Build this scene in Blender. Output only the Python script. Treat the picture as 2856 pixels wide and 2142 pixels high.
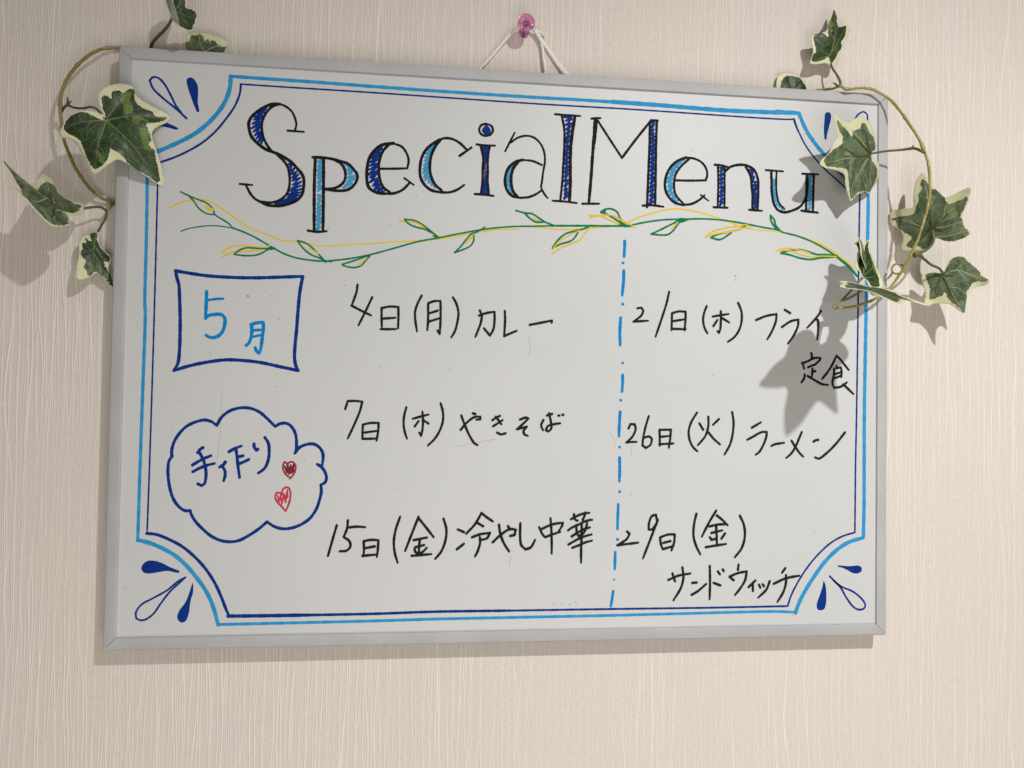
import bpy, bmesh, math, random
from mathutils import Vector, Matrix
from mathutils.geometry import delaunay_2d_cdt, tessellate_polygon

for ob in list(bpy.data.objects): bpy.data.objects.remove(ob, do_unlink=True)
SC = bpy.context.scene
COL = SC.collection
H0 = 1.45                                   # height of the board's middle above the floor (m)

# ------------------------------------------------------------------ camera, lamps, exposure
cam = bpy.data.cameras.new('camera')
cam.sensor_width = 36.0; cam.lens = 2000.0 / 2856.0 * 36.0
cam.clip_start = 0.01; cam.clip_end = 50
co = bpy.data.objects.new('camera', cam); COL.objects.link(co)
ax = [[0.9944385, -0.1041995, 0.0153128], [-0.0174299, -0.0194369, 0.9996591], [-0.1038663, -0.9943665, -0.021145]]
cl = [-0.063565, -0.545716, -0.034304]
m = Matrix(((ax[0][0], ax[1][0], ax[2][0], cl[0]), (ax[0][1], ax[1][1], ax[2][1], cl[1]), (ax[0][2], ax[1][2], ax[2][2], cl[2] + H0), (0, 0, 0, 1)))
co.matrix_world = m
SC.camera = co

w = bpy.data.worlds.new('World'); SC.world = w; w.use_nodes = True
bg = w.node_tree.nodes['Background']
bg.inputs[0].default_value = (1.0, 0.91, 0.80, 1); bg.inputs[1].default_value = 0.22

lp = [0.34, -0.78, 0.57]
ld = bpy.data.lights.new('ceiling_lamp', 'SPOT')
ld.energy = 35.0; ld.color = (1.0, 0.985, 0.965); ld.shadow_soft_size = 0.014
ld.spot_size = math.radians(160); ld.spot_blend = 1.0
lo = bpy.data.objects.new('ceiling_lamp', ld); COL.objects.link(lo)
lo.location = (lp[0], lp[1], lp[2] + H0)
aim = Vector((0.50, 0.016, H0 - 2.7))
lo.rotation_euler = (aim - lo.location).to_track_quat('-Z', 'Y').to_euler()

# broad, weak fill light added low in front to brighten the lower wall
fd = bpy.data.lights.new('fill_light', 'AREA'); fd.shape = 'SQUARE'; fd.size = 0.9; fd.energy = 6.8; fd.color = (1.0, 0.96, 0.91)
fo = bpy.data.objects.new('fill_light', fd); COL.objects.link(fo); fo.location = (0.15, -1.1, H0 - 0.85)
fo.rotation_euler = (Vector((0.1, 0.0, H0 - 0.5)) - fo.location).to_track_quat('-Z', 'Y').to_euler()

vs = SC.view_settings
vs.view_transform = 'Standard'; vs.look = 'None'; vs.exposure = 0.17; vs.gamma = 1.0; vs.use_curve_mapping = False
SC.render.engine = 'CYCLES'
SC.cycles.max_bounces = 10; SC.cycles.transparent_max_bounces = 24; SC.cycles.transmission_bounces = 10
SC.cycles.use_denoising = True
SC.cycles.sample_clamp_indirect = 4.0

# ------------------------------------------------------------------ materials
def newmat(name):
    m = bpy.data.materials.new(name); m.use_nodes = True
    nt = m.node_tree; nt.nodes.clear()
    out = nt.nodes.new('ShaderNodeOutputMaterial')
    p = nt.nodes.new('ShaderNodeBsdfPrincipled')
    nt.links.new(p.outputs[0], out.inputs[0])
    return m, nt, p, out
def N(nt, t, **kw):
    n = nt.nodes.new(t)
    for k, v in kw.items(): setattr(n, k, v)
    return n
def math_n(nt, op, a, b=None, c=None):
    n = N(nt, 'ShaderNodeMath', operation=op)
    for i, v in enumerate((a, b, c)):
        if v is None: continue
        if isinstance(v, (int, float)): n.inputs[i].default_value = v
        else: nt.links.new(v, n.inputs[i])
    return n.outputs[0]
def mixc(nt, f, a, b):
    n = N(nt, 'ShaderNodeMix', data_type='RGBA')
    for s, v in ((n.inputs[0], f), (n.inputs[6], a), (n.inputs[7], b)):
        if isinstance(v, (int, float)): s.default_value = v
        elif isinstance(v, tuple): s.default_value = (*v, 1)
        else: nt.links.new(v, s)
    return n.outputs[2]
def noise(nt, vec, scale, detail=2.0, rough=0.5, dist=0.0):
    n = N(nt, 'ShaderNodeTexNoise'); n.inputs['Scale'].default_value = scale
    n.inputs['Detail'].default_value = detail; n.inputs['Roughness'].default_value = rough; n.inputs['Distortion'].default_value = dist
    nt.links.new(vec, n.inputs['Vector']); return n.outputs['Fac']
def mapping(nt, src, scale=(1, 1, 1), loc=(0, 0, 0), rot=(0, 0, 0)):
    n = N(nt, 'ShaderNodeMapping'); n.inputs['Scale'].default_value = scale; n.inputs['Location'].default_value = loc; n.inputs['Rotation'].default_value = rot
    nt.links.new(src, n.inputs['Vector']); return n.outputs[0]
def smooth(nt, v, a, b, lo=0.0, hi=1.0):
    n = N(nt, 'ShaderNodeMapRange', interpolation_type='SMOOTHSTEP')
    nt.links.new(v, n.inputs[0])
    for i, x in enumerate((a, b, lo, hi)): n.inputs[i + 1].default_value = x
    return n.outputs[0]
def bump(nt, p, h, strength, dist):
    b = N(nt, 'ShaderNodeBump'); b.inputs['Strength'].default_value = strength; b.inputs['Distance'].default_value = dist
    nt.links.new(h, b.inputs['Height']); nt.links.new(b.outputs[0], p.inputs['Normal'])

def mat_wallpaper():
    m, nt, p, out = newmat('wallpaper')
    tc = N(nt, 'ShaderNodeTexCoord').outputs['Object']
    # raised vertical threads: one wandering line per column, each fading in and out along its length
    sep = N(nt, 'ShaderNodeSeparateXYZ'); nt.links.new(tc, sep.inputs[0])
    def threads(per, seed, hw, g0, g1, wob):
        warp = noise(nt, mapping(nt, tc, (26, 1, 5.0), (seed, 0, seed * 2)), 1.0, 1.0)
        X = math_n(nt, 'ADD', math_n(nt, 'MULTIPLY', sep.outputs[0], 1.0 / per), math_n(nt, 'MULTIPLY', warp, 2.6))
        cell = math_n(nt, 'FLOOR', X); f = math_n(nt, 'SUBTRACT', X, cell)
        cv = N(nt, 'ShaderNodeCombineXYZ'); nt.links.new(math_n(nt, 'MULTIPLY', cell, 7.31), cv.inputs[0]); nt.links.new(math_n(nt, 'MULTIPLY', sep.outputs[2], wob), cv.inputs[1]); cv.inputs[2].default_value = seed
        ctr = math_n(nt, 'ADD', math_n(nt, 'MULTIPLY', math_n(nt, 'SUBTRACT', noise(nt, cv.outputs[0], 1.0, 1.0), 0.5), 1.5), 0.5)
        d = math_n(nt, 'MULTIPLY', math_n(nt, 'ABSOLUTE', math_n(nt, 'SUBTRACT', f, ctr)), per)
        line = smooth(nt, d, hw * .45, hw * 1.5, 1.0, 0.0)
        gv = N(nt, 'ShaderNodeCombineXYZ'); nt.links.new(math_n(nt, 'MULTIPLY', cell, 3.77), gv.inputs[0]); nt.links.new(math_n(nt, 'MULTIPLY', sep.outputs[2], 8.0), gv.inputs[1]); gv.inputs[2].default_value = seed + 9.5
        return math_n(nt, 'MULTIPLY', line, smooth(nt, noise(nt, gv.outputs[0], 1.0, 1.0), g0, g1))
    thr = None
    for per, seed, hw, g0, g1, wob, amp in ((0.0053, 3.0, 0.00040, 0.30, 0.50, 9.0, 1.0), (0.0037, 17.0, 0.00030, 0.38, 0.58, 12.0, 0.7), (0.0090, 29.0, 0.00046, 0.36, 0.52, 8.0, 1.0), (0.0064, 41.5, 0.00036, 0.34, 0.54, 10.0, 0.85)):
        t_ = math_n(nt, 'MULTIPLY', threads(per, seed, hw, g0, g1, wob), amp)
        thr = t_ if thr is None else math_n(nt, 'MAXIMUM', thr, t_)
    thr = math_n(nt, 'MULTIPLY', thr, smooth(nt, noise(nt, mapping(nt, tc, (1, 1, .7), (2, 0, 5)), 7.0, 2.0), 0.34, 0.56, 0.30, 1.0))
    # fine slanted weave
    w1 = N(nt, 'ShaderNodeTexWave', wave_type='BANDS', bands_direction='DIAGONAL'); w1.inputs['Scale'].default_value = 190; w1.inputs['Distortion'].default_value = 2.5; w1.inputs['Detail'].default_value = 2; w1.inputs['Detail Scale'].default_value = 3
    nt.links.new(mapping(nt, tc, (1.0, 0.0, 0.75)), w1.inputs['Vector'])
    gr = noise(nt, mapping(nt, tc, (1, 1, .6)), 1500, 2.0, 0.6)
    gr2 = noise(nt, mapping(nt, tc, (1, 1, .35)), 520, 2.0, 0.6)
    weave = math_n(nt, 'ADD', math_n(nt, 'MULTIPLY', w1.outputs['Fac'], 0.30), math_n(nt, 'MULTIPLY', gr, 0.75))
    big = noise(nt, mapping(nt, tc, (1, 1, .5)), 9, 3.0)
    base = mixc(nt, smooth(nt, big, 0.35, 0.65), WALL_A, WALL_B)
    base = mixc(nt, math_n(nt, 'MULTIPLY', smooth(nt, math_n(nt, 'ADD', math_n(nt,'MULTIPLY',weave,0.6), math_n(nt,'MULTIPLY',gr2,0.5)), 0.42, 0.95), 0.55), base, (0.50, 0.43, 0.38))
    colr = mixc(nt, math_n(nt, 'MULTIPLY', thr, 0.56), base, WALL_T)
    nt.links.new(colr, p.inputs['Base Color'])
    p.inputs['Roughness'].default_value = 0.72; p.inputs['Specular IOR Level'].default_value = 0.25
    h = math_n(nt, 'ADD', math_n(nt, 'MULTIPLY', thr, 1.0), math_n(nt, 'MULTIPLY', weave, 0.35))
    bump(nt, p, h, 0.60, 0.0005)
    return m
WALL_A = (0.735, 0.666, 0.604); WALL_B = (0.710, 0.656, 0.596); WALL_T = (0.93, 0.885, 0.82)

def mat_board():
    m, nt, p, out = newmat('enamel_white')
    tc = N(nt, 'ShaderNodeTexCoord').outputs['Object']
    n1 = noise(nt, tc, 6, 3); n2 = noise(nt, tc, 900, 2)
    c = mixc(nt, smooth(nt, n1, 0.3, 0.7), (0.592, 0.602, 0.606), (0.614, 0.624, 0.630))
    c = mixc(nt, math_n(nt, 'MULTIPLY', n2, 0.10), c, (0.52, 0.52, 0.51))
    # faint wiped-off residue
    sm = noise(nt, mapping(nt, tc, (1, 1, 2.2), (.3, 0, .1), (0, .5, 0)), 14, 4, 0.6, 0.6)
    c = mixc(nt, smooth(nt, sm, 0.60, 0.80, 0.0, 0.10), c, (0.42, 0.46, 0.50))
    nt.links.new(c, p.inputs['Base Color'])
    r = smooth(nt, n1, 0.3, 0.7, 0.40, 0.47); nt.links.new(r, p.inputs['Roughness'])
    p.inputs['Specular IOR Level'].default_value = 0.35
    bump(nt, p, n2, 0.05, 0.0002)
    return m
def mat_alu():
    m, nt, p, out = newmat('satin_aluminium')
    tc = N(nt, 'ShaderNodeTexCoord').outputs['Object']
    n1 = noise(nt, tc, 30, 3); n2 = noise(nt, mapping(nt, tc, (1, 1, 1)), 700, 2)
    c = mixc(nt, smooth(nt, n1, 0.3, 0.7), (0.440, 0.440, 0.450), (0.480, 0.480, 0.492))
    nt.links.new(c, p.inputs['Base Color'])
    p.inputs['Metallic'].default_value = 0.0; p.inputs['Specular IOR Level'].default_value = 0.3
    nt.links.new(smooth(nt, n2, 0.3, 0.7, 0.54, 0.62), p.inputs['Roughness'])
    return m
def ink(name, col, dark, alpha, rough=0.42, streak=0.5):
    m, nt, p, out = newmat(name)
    uv = N(nt, 'ShaderNodeUVMap', uv_map='UVMap').outputs[0]
    tc = N(nt, 'ShaderNodeTexCoord').outputs['Object']
    n1 = noise(nt, mapping(nt, uv, (0.12, 1.6, 1)), 1.0, 2.0)
    n2 = noise(nt, tc, 95, 2)
    sx = N(nt, 'ShaderNodeSeparateXYZ'); nt.links.new(uv, sx.inputs[0])
    ed = smooth(nt, math_n(nt, 'ABSOLUTE', sx.outputs[1]), 0.45, 1.0)
    f = math_n(nt, 'ADD', math_n(nt, 'MULTIPLY', smooth(nt, n1, 0.38, 0.68), streak), math_n(nt, 'MULTIPLY', smooth(nt, n2, 0.4, 0.65), 0.35))
    f = math_n(nt, 'ADD', f, math_n(nt, 'MULTIPLY', ed, 0.18))
    cc = N(nt, 'ShaderNodeClamp'); nt.links.new(f, cc.inputs[0])
    nt.links.new(mixc(nt, cc.outputs[0], col, dark), p.inputs['Base Color'])
    nt.links.new(smooth(nt, n1, 0.30, 0.62, alpha[0], alpha[1]), p.inputs['Alpha'])
    p.inputs['Roughness'].default_value = 0.6; p.inputs['Specular IOR Level'].default_value = 0.06
    return m
M = {}
M['k'] = ink('black_marker', (0.014, 0.014, 0.016), (0.008, 0.008, 0.010), (0.98, 1.0))
M['b'] = ink('charcoal_marker', (0.018, 0.018, 0.018), (0.009, 0.009, 0.010), (0.96, 1.0))
M['n'] = ink('navy_marker', (0.003, 0.040, 0.250), (0.006, 0.020, 0.170), (0.96, 1.0))
M['u'] = ink('blue_marker', (0.002, 0.255, 0.620), (0.002, 0.190, 0.520), (0.95, 1.0))
M['l'] = ink('sky_blue_marker', (0.040, 0.350, 0.680), (0.015, 0.250, 0.540), (0.90, 0.99), streak=0.7)
M['s'] = ink('pale_blue_marker', (0.075, 0.350, 0.600), (0.045, 0.260, 0.500), (0.90, 0.98))
M['g'] = ink('green_marker', (0.004, 0.220, 0.090), (0.003, 0.150, 0.065), (0.90, 1.0))
M['y'] = ink('yellow_marker', (0.850, 0.600, 0.012), (0.690, 0.480, 0.010), (0.86, 0.97))
M['r'] = ink('red_marker', (0.600, 0.050, 0.085), (0.480, 0.030, 0.060), (0.85, 0.98))
M['d'] = ink('dark_red_marker', (0.430, 0.045, 0.065), (0.260, 0.025, 0.035), (0.80, 0.97), streak=.8)
M['e'] = ink('brown_red_marker', (0.300, 0.040, 0.050), (0.140, 0.018, 0.025), (0.75, 0.97), streak=.9)
M['t'] = ink('teal_smudge', (0.20, 0.42, 0.44), (0.16, 0.36, 0.40), (0.35, 0.7))
M['h'] = ink('grime', (0.18, 0.17, 0.16), (0.10, 0.10, 0.10), (0.22, 0.50))

def mat_leaf(name, dark, mid, lime, vein, transl, rough=0.45, vscale=170, vamt=0.15):
    m, nt, p, out = newmat(name)
    tc = N(nt, 'ShaderNodeTexCoord').outputs['Object']
    n1 = noise(nt, tc, 85, 2, 0.5, 0.4); n2 = noise(nt, mapping(nt, tc, (1, 1, 1), (.7, .2, 0)), 60, 1.0, 0.5, 0.8); n3 = noise(nt, tc, 700, 3)
    c = mixc(nt, smooth(nt, n1, 0.35, 0.62), dark, mid)
    c = mixc(nt, smooth(nt, n2, 0.59, 0.63, 0, 0.85), c, lime)
    vo = N(nt, 'ShaderNodeTexVoronoi', feature='DISTANCE_TO_EDGE'); vo.inputs['Scale'].default_value = vscale
    nt.links.new(mixv(nt, tc, n3), vo.inputs['Vector'])
    vl = smooth(nt, vo.outputs['Distance'], 0.0, 0.085, 1.0, 0.0)
    c = mixc(nt, math_n(nt, 'MULTIPLY', vl, vamt), c, vein)
    c = mixc(nt, smooth(nt, n3, 0.45, 0.75, 0, 0.30), c, dark)
    nt.links.new(c, p.inputs['Base Color'])
    p.inputs['Roughness'].default_value = rough - .07; p.inputs['Specular IOR Level'].default_value = 0.5
    bump(nt, p, math_n(nt, 'ADD', vl, math_n(nt, 'MULTIPLY', n3, .5)), 0.35, 0.0003)
    tr = N(nt, 'ShaderNodeBsdfTranslucent'); nt.links.new(c, tr.inputs[0])
    mx = N(nt, 'ShaderNodeMixShader'); mx.inputs[0].default_value = transl
    nt.links.new(p.outputs[0], mx.inputs[1]); nt.links.new(tr.outputs[0], mx.inputs[2]); nt.links.new(mx.outputs[0], out.inputs[0])
    return m
def mixv(nt, a, n):
    ad = N(nt, 'ShaderNodeVectorMath', operation='MULTIPLY_ADD')
    cb = N(nt, 'ShaderNodeCombineXYZ'); nt.links.new(n, cb.inputs[0]); nt.links.new(n, cb.inputs[1])
    nt.links.new(cb.outputs[0], ad.inputs[0]); ad.inputs[1].default_value = (.002, .002, 0); nt.links.new(a, ad.inputs[2])
    return ad.outputs[0]
def plain(name, a, b, scale, rough=0.5, transl=0.0, spec=0.35, bmp=0.2, bdist=0.0003):
    m, nt, p, out = newmat(name)
    tc = N(nt, 'ShaderNodeTexCoord').outputs['Object']
    n1 = noise(nt, tc, scale, 3, .6)
    c = mixc(nt, smooth(nt, n1, 0.3, 0.7), a, b)
    nt.links.new(c, p.inputs['Base Color']); p.inputs['Roughness'].default_value = rough; p.inputs['Specular IOR Level'].default_value = spec
    bump(nt, p, noise(nt, tc, scale * 6, 2), bmp, bdist)
    if transl:
        tr = N(nt, 'ShaderNodeBsdfTranslucent'); nt.links.new(c, tr.inputs[0])
        mx = N(nt, 'ShaderNodeMixShader'); mx.inputs[0].default_value = transl
        nt.links.new(p.outputs[0], mx.inputs[1]); nt.links.new(tr.outputs[0], mx.inputs[2]); nt.links.new(mx.outputs[0], out.inputs[0])
    return m
LEAFM = {
 'top': (mat_leaf('ivy_green', (0.011, 0.030, 0.007), (0.030, 0.070, 0.015), (0.150, 0.220, 0.032), (0.15, 0.21, 0.08), 0.10),
         plain('ivy_cream', (0.74, 0.74, 0.46), (0.86, 0.84, 0.62), 70, 0.42, 0.22)),
 'under': (mat_leaf('ivy_underside_green', (0.088, 0.128, 0.066), (0.175, 0.235, 0.125), (0.270, 0.340, 0.150), (0.42, 0.49, 0.31), 0.34, 0.55, 190, 0.34),
         plain('ivy_underside_cream', (0.80, 0.80, 0.54), (0.90, 0.88, 0.68), 70, 0.5, 0.40)),
 'pale': (plain('ivy_pale_green', (0.20, 0.27, 0.18), (0.30, 0.38, 0.27), 90, 0.5, 0.3),
         plain('ivy_pale_edge', (0.36, 0.43, 0.32), (0.48, 0.55, 0.42), 90, 0.5, 0.3)),
}
M_VEIN_TOP = plain('vein_pale', (0.13, 0.17, 0.06), (0.19, 0.23, 0.10), 120, 0.5)
M_VEIN_UND = plain('vein_whitish', (0.36, 0.43, 0.27), (0.46, 0.52, 0.36), 120, 0.5)
M_RIB = plain('rib_olive', (0.055, 0.070, 0.016), (0.100, 0.115, 0.030), 80, 0.5)
M_STEM = plain('stem_olive', (0.27, 0.235, 0.055), (0.35, 0.31, 0.085), 45, 0.33, 0.0, 0.5)
M_STEML = plain('stem_brown', (0.20, 0.155, 0.042), (0.26, 0.215, 0.065), 45, 0.36, 0.0, 0.5)
M_PET = plain('petiole_green', (0.075, 0.085, 0.022), (0.13, 0.14, 0.045), 60, 0.42, 0.0, 0.5)
M_PETD = plain('petiole_dark', (0.045, 0.050, 0.014), (0.085, 0.085, 0.028), 60, 0.42, 0.0, 0.5)

def mat_cord():
    m, nt, p, out = newmat('braided_cord')
    uv = N(nt, 'ShaderNodeUVMap', uv_map='UVMap').outputs[0]
    w1 = N(nt, 'ShaderNodeTexWave', wave_type='BANDS', bands_direction='X'); w1.inputs['Scale'].default_value = 0.13; w1.inputs['Distortion'].default_value = 1.0
    nt.links.new(mapping(nt, uv, (1, 6, 1), (0, 0, 0), (0, 0, .5)), w1.inputs['Vector'])
    w2 = N(nt, 'ShaderNodeTexWave', wave_type='BANDS', bands_direction='X'); w2.inputs['Scale'].default_value = 0.13; w2.inputs['Distortion'].default_value = 1.0
    nt.links.new(mapping(nt, uv, (1, -6, 1), (0, 0, 0), (0, 0, -.5)), w2.inputs['Vector'])
    h = math_n(nt, 'MULTIPLY', w1.outputs['Fac'], w2.outputs['Fac'])
    nt.links.new(mixc(nt, h, (0.82, 0.79, 0.73), (0.96, 0.94, 0.90)), p.inputs['Base Color'])
    p.inputs['Roughness'].default_value = 0.6
    bump(nt, p, h, 0.8, 0.0005)
    return m
def mat_pink():
    m, nt, p, out = newmat('pink_acrylic')
    tc = N(nt, 'ShaderNodeTexCoord').outputs['Object']
    nt.links.new(mixc(nt, noise(nt, tc, 120, 1), (0.97, 0.38, 0.74), (0.98, 0.44, 0.77)), p.inputs['Base Color'])
    p.inputs['Transmission Weight'].default_value = 1.0; p.inputs['Roughness'].default_value = 0.04; p.inputs['IOR'].default_value = 1.49
    return m

# ------------------------------------------------------------------ helpers
def tag(o, label=None, cat=None, group=None, kind=None):
    if label: o['label'] = label
    if cat: o['category'] = cat
    if group: o['group'] = group
    if kind: o['kind'] = kind
    return o
def link(name, me, mats, parent=None, smooth_=False):
    o = bpy.data.objects.new(name, me); COL.objects.link(o)
    for mm in mats: me.materials.append(mm)
    if parent: o.parent = parent
    if smooth_:
        for f in me.polygons: f.use_smooth = True
    return o
def empty(name, loc):
    o = bpy.data.objects.new(name, None); COL.objects.link(o); o.location = loc; o.empty_display_size = 0.05
    return o
MM = 0.001
def W(x, y, z): return Vector((x * MM, -z * MM, y * MM))      # board millimetres (right, up, out) -> local metres

def catmull(pts, step, closed=False):
    """smooth a 2-D/3-D polyline, resampled"""
    n = len(pts); P_ = [Vector(p) for p in pts]; out = []
    if n == 2 and not closed:
        k = max(1, int((P_[1] - P_[0]).length / step)); return [P_[0].lerp(P_[1], i / k) for i in range(k + 1)]
    segs = n if closed else n - 1
    for i in range(segs):
        p1, p2 = P_[i], P_[(i + 1) % n]
        p0 = P_[i - 1] if (i > 0 or closed) else p1 * 2 - p2
        p3 = P_[(i + 2) % n] if (i + 2 < n or closed) else p2 * 2 - p1
        k = max(1, int((p2 - p1).length / step))
        d1 = max((p1 - p0).length ** .5, 1e-4); d2 = max((p2 - p1).length ** .5, 1e-4); d3 = max((p3 - p2).length ** .5, 1e-4)
        m1 = (p1 - p0) / d1 - (p2 - p0) / (d1 + d2) + (p2 - p1) / d2
        m2 = (p2 - p1) / d2 - (p3 - p1) / (d2 + d3) + (p3 - p2) / d3
        m1 *= d2; m2 *= d2
        for j in range(k):
            t = j / k; t2 = t * t; t3 = t2 * t
            out.append(p1 * (2 * t3 - 3 * t2 + 1) + m1 * (t3 - 2 * t2 + t) + p2 * (-2 * t3 + 3 * t2) + m2 * (t3 - t2))
    if not closed: out.append(P_[-1])
    return out
def split_corners(pts, lim=58):
    P_ = [Vector(p) for p in pts]; parts = [[P_[0]]]
    for i in range(1, len(P_) - 1):
        parts[-1].append(P_[i])
        a = P_[i] - P_[i - 1]; b = P_[i + 1] - P_[i]
        if a.length > 1e-6 and b.length > 1e-6 and math.degrees(a.angle(b)) > lim: parts.append([P_[i]])
    parts[-1].append(P_[-1])
    return parts

class Ink:
    """collects marker strokes lying on the panel; every stroke a few microns above the one before"""
    def __init__(s, base): s.v = []; s.f = []; s.uv = []; s.mi = []; s.mats = []; s.z = base
    def mat(s, k):
        if k not in s.mats: s.mats.append(k)
        return s.mats.index(k)
    def face(s, pts, uvs, mi):
        b = len(s.v); s.v += [W(p[0], p[1], s.z) for p in pts]; s.f.append(tuple(range(b, b + len(pts)))); s.uv.append(uvs); s.mi.append(mi)
    def ribbon(s, pts, w, mk, rnd, taper=True):
        mi = s.mat(mk); s.z += 0.004
        u0 = rnd.uniform(0, 400); n = len(pts); L = []; R_ = []; us = []; u = u0
        ph = rnd.uniform(0, 6.28); tot = sum((pts[i + 1] - pts[i]).length for i in range(n - 1)); acc = 0
        for i in range(n):
            a = pts[max(0, i - 1)]; b = pts[min(n - 1, i + 1)]; d = (b - a)
            d = d.normalized() if d.length > 1e-9 else Vector((1, 0))
            nn = Vector((-d.y, d.x))
            if i: acc += (pts[i] - pts[i - 1]).length
            hw = w / 2 * (1 + 0.06 * math.sin(acc * 0.55 + ph) + 0.05 * math.sin(acc * 1.7 + 2 * ph) + rnd.uniform(-.025, .025))
            if taper and tot > 4 * w: hw *= 1 - 0.16 * max(0, 1 - (tot - acc) / (2.5 * w))
            L.append(pts[i] + nn * hw); R_.append(pts[i] - nn * hw); us.append(u0 + acc)
        for i in range(n - 1):
            s.face([R_[i], R_[i + 1], L[i + 1], L[i]], [(us[i], -1), (us[i + 1], -1), (us[i + 1], 1), (us[i], 1)], mi)
        for end, sg in ((0, -1), (n - 1, 1)):
            c = pts[end]; r = (L[end] - R_[end]) / 2; hw = r.length
            if hw < 1e-6: continue
            d = Vector((r.y, -r.x)) * sg
            arc = [c + r * math.cos(t) + d * math.sin(t) for t in [math.pi * k / 6 for k in range(7)]]
            if sg < 0: arc = arc[::-1]
            arc = arc[::-1]
            s.face(arc, [(us[end] + sg * hw * .5, math.cos(math.pi * k / 6) * (1 if sg > 0 else -1)) for k in range(7)], mi)
    def stroke(s, pts, w, mk, rnd):
        for part in split_corners(pts):
            s.ribbon(catmull(part, 0.8), w, mk, rnd)
    def poly(s, pts, mk):
        mi = s.mat(mk); s.z += 0.004
        pp = catmull(pts, 0.6, True); tri = tessellate_polygon([[Vector((p[0], p[1], 0)) for p in pp]])
        for t in tri:
            q = [pp[i] for i in t]
            ar = (q[1] - q[0]).x * (q[2] - q[0]).y - (q[1] - q[0]).y * (q[2] - q[0]).x
            if ar < 0: q = q[::-1]
            s.face(q, [(p[0], 0.0) for p in q], mi)
    def fill(s, l, r, w, mk, rnd):
        a = catmull(l, 0.5); b = catmull(r, 0.5)
        def at(c, t): x = t * (len(c) - 1); i = min(int(x), len(c) - 2); return c[i].lerp(c[i + 1], x - i)
        ln = sum((a[i + 1] - a[i]).length for i in range(len(a) - 1)); n = max(3, int(ln / (w * 1.62)))
        pts = []
        for i in range(n + 1):
            t = i / n; A = at(a, min(1, max(0, t + rnd.uniform(-.15, .15) / n))); B = at(b, min(1, max(0, t + (-.6 + rnd.uniform(-.25, .25)) / n)))
            pts += [A.lerp(B, rnd.uniform(-.02, .12)), B.lerp(A, rnd.uniform(-.02, .12))]
        for i in range(len(pts) - 1): s.ribbon([pts[i], pts[i].lerp(pts[i + 1], .5), pts[i + 1]], w * rnd.uniform(.72, 1.04), mk, rnd, False)
    def build(s, name, parent):
        me = bpy.data.meshes.new(name); me.from_pydata(s.v, [], s.f)
        uv = me.uv_layers.new(name='UVMap'); k = 0
        for f, us in zip(s.f, s.uv):
            for q in us: uv.data[k].uv = q; k += 1
        me.polygons.foreach_set('material_index', s.mi)
        return link(name, me, [M[k] for k in s.mats], parent)

def tube(pts, radii, nseg=10, flat=1.0, flat_axis=Vector((0, 1, 0)), caps=True):
    """pts in local metres; returns mesh with uv (u along in mm, v round)"""
    bm = bmesh.new(); uvl = bm.loops.layers.uv.new('UVMap'); rings = []; n = len(pts); acc = 0; us = []
    prev = None
    for i in range(n):
        d = (pts[min(n - 1, i + 1)] - pts[max(0, i - 1)]).normalized()
        if prev is None:
            up = flat_axis if abs(d.dot(flat_axis)) < .95 else Vector((1, 0, 0))
        else: up = prev
        b = d.cross(up).normalized(); up = b.cross(d).normalized(); prev = up
        if i: acc += (pts[i] - pts[i - 1]).length / MM
        us.append(acc)
        rings.append([bm.verts.new(pts[i] + (b * math.cos(t) + up * math.sin(t) * flat) * radii[i]) for t in [2 * math.pi * k / nseg for k in range(nseg)]])
    for i in range(n - 1):
        for k in range(nseg):
            k2 = (k + 1) % nseg
            f = bm.faces.new((rings[i][k], rings[i][k2], rings[i + 1][k2], rings[i + 1][k])); f.smooth = True
            for lpp, q in zip(f.loops, ((us[i], k / nseg), (us[i], (k + 1) / nseg), (us[i + 1], (k + 1) / nseg), (us[i + 1], k / nseg))): lpp[uvl].uv = q
    if caps:
        bm.faces.new(rings[0][::-1]); bm.faces.new(rings[-1])
    bmesh.ops.recalc_face_normals(bm, faces=bm.faces)
    me = bpy.data.meshes.new('tube'); bm.to_mesh(me); bm.free(); return me
def parse2(s): return [Vector(tuple(map(float, t.split(',')))) for t in s.split()]

# ------------------------------------------------------------------ wall
WALLZ = -16.0
bm = bmesh.new()
bmesh.ops.create_cube(bm, size=1.0)
for v in bm.verts: v.co = Vector((v.co.x * 3.6, v.co.y * 0.10, v.co.z * 2.6))
me = bpy.data.meshes.new('wall'); bm.to_mesh(me); bm.free()
wall = link('wall', me, [mat_wallpaper()]); wall.location = (0, 0.016 + 0.05, 1.3)
tag(wall, kind='structure')
wall['label'] = 'cream wallpaper with fine raised vertical threads'

# ------------------------------------------------------------------ whiteboard
PW, PH = 580.0, 580.0 / 1.3775
board = empty('whiteboard', (0, 0, H0))
tag(board, 'white board in a grey frame, handwritten in marker under a Special Menu heading', 'whiteboard')
bm = bmesh.new()
x, y = PW / 2 + 3, PH / 2 + 3
bmesh.ops.create_cube(bm, size=1.0)
for v in bm.verts: v.co = W(v.co.x * 2 * x, v.co.z * 2 * y, -4.0 + v.co.y * -8.0)
me = bpy.data.meshes.new('writing_panel'); bm.to_mesh(me); bm.free()
panel = link('writing_panel', me, [mat_board()], board)
ALU = mat_alu()
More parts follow.
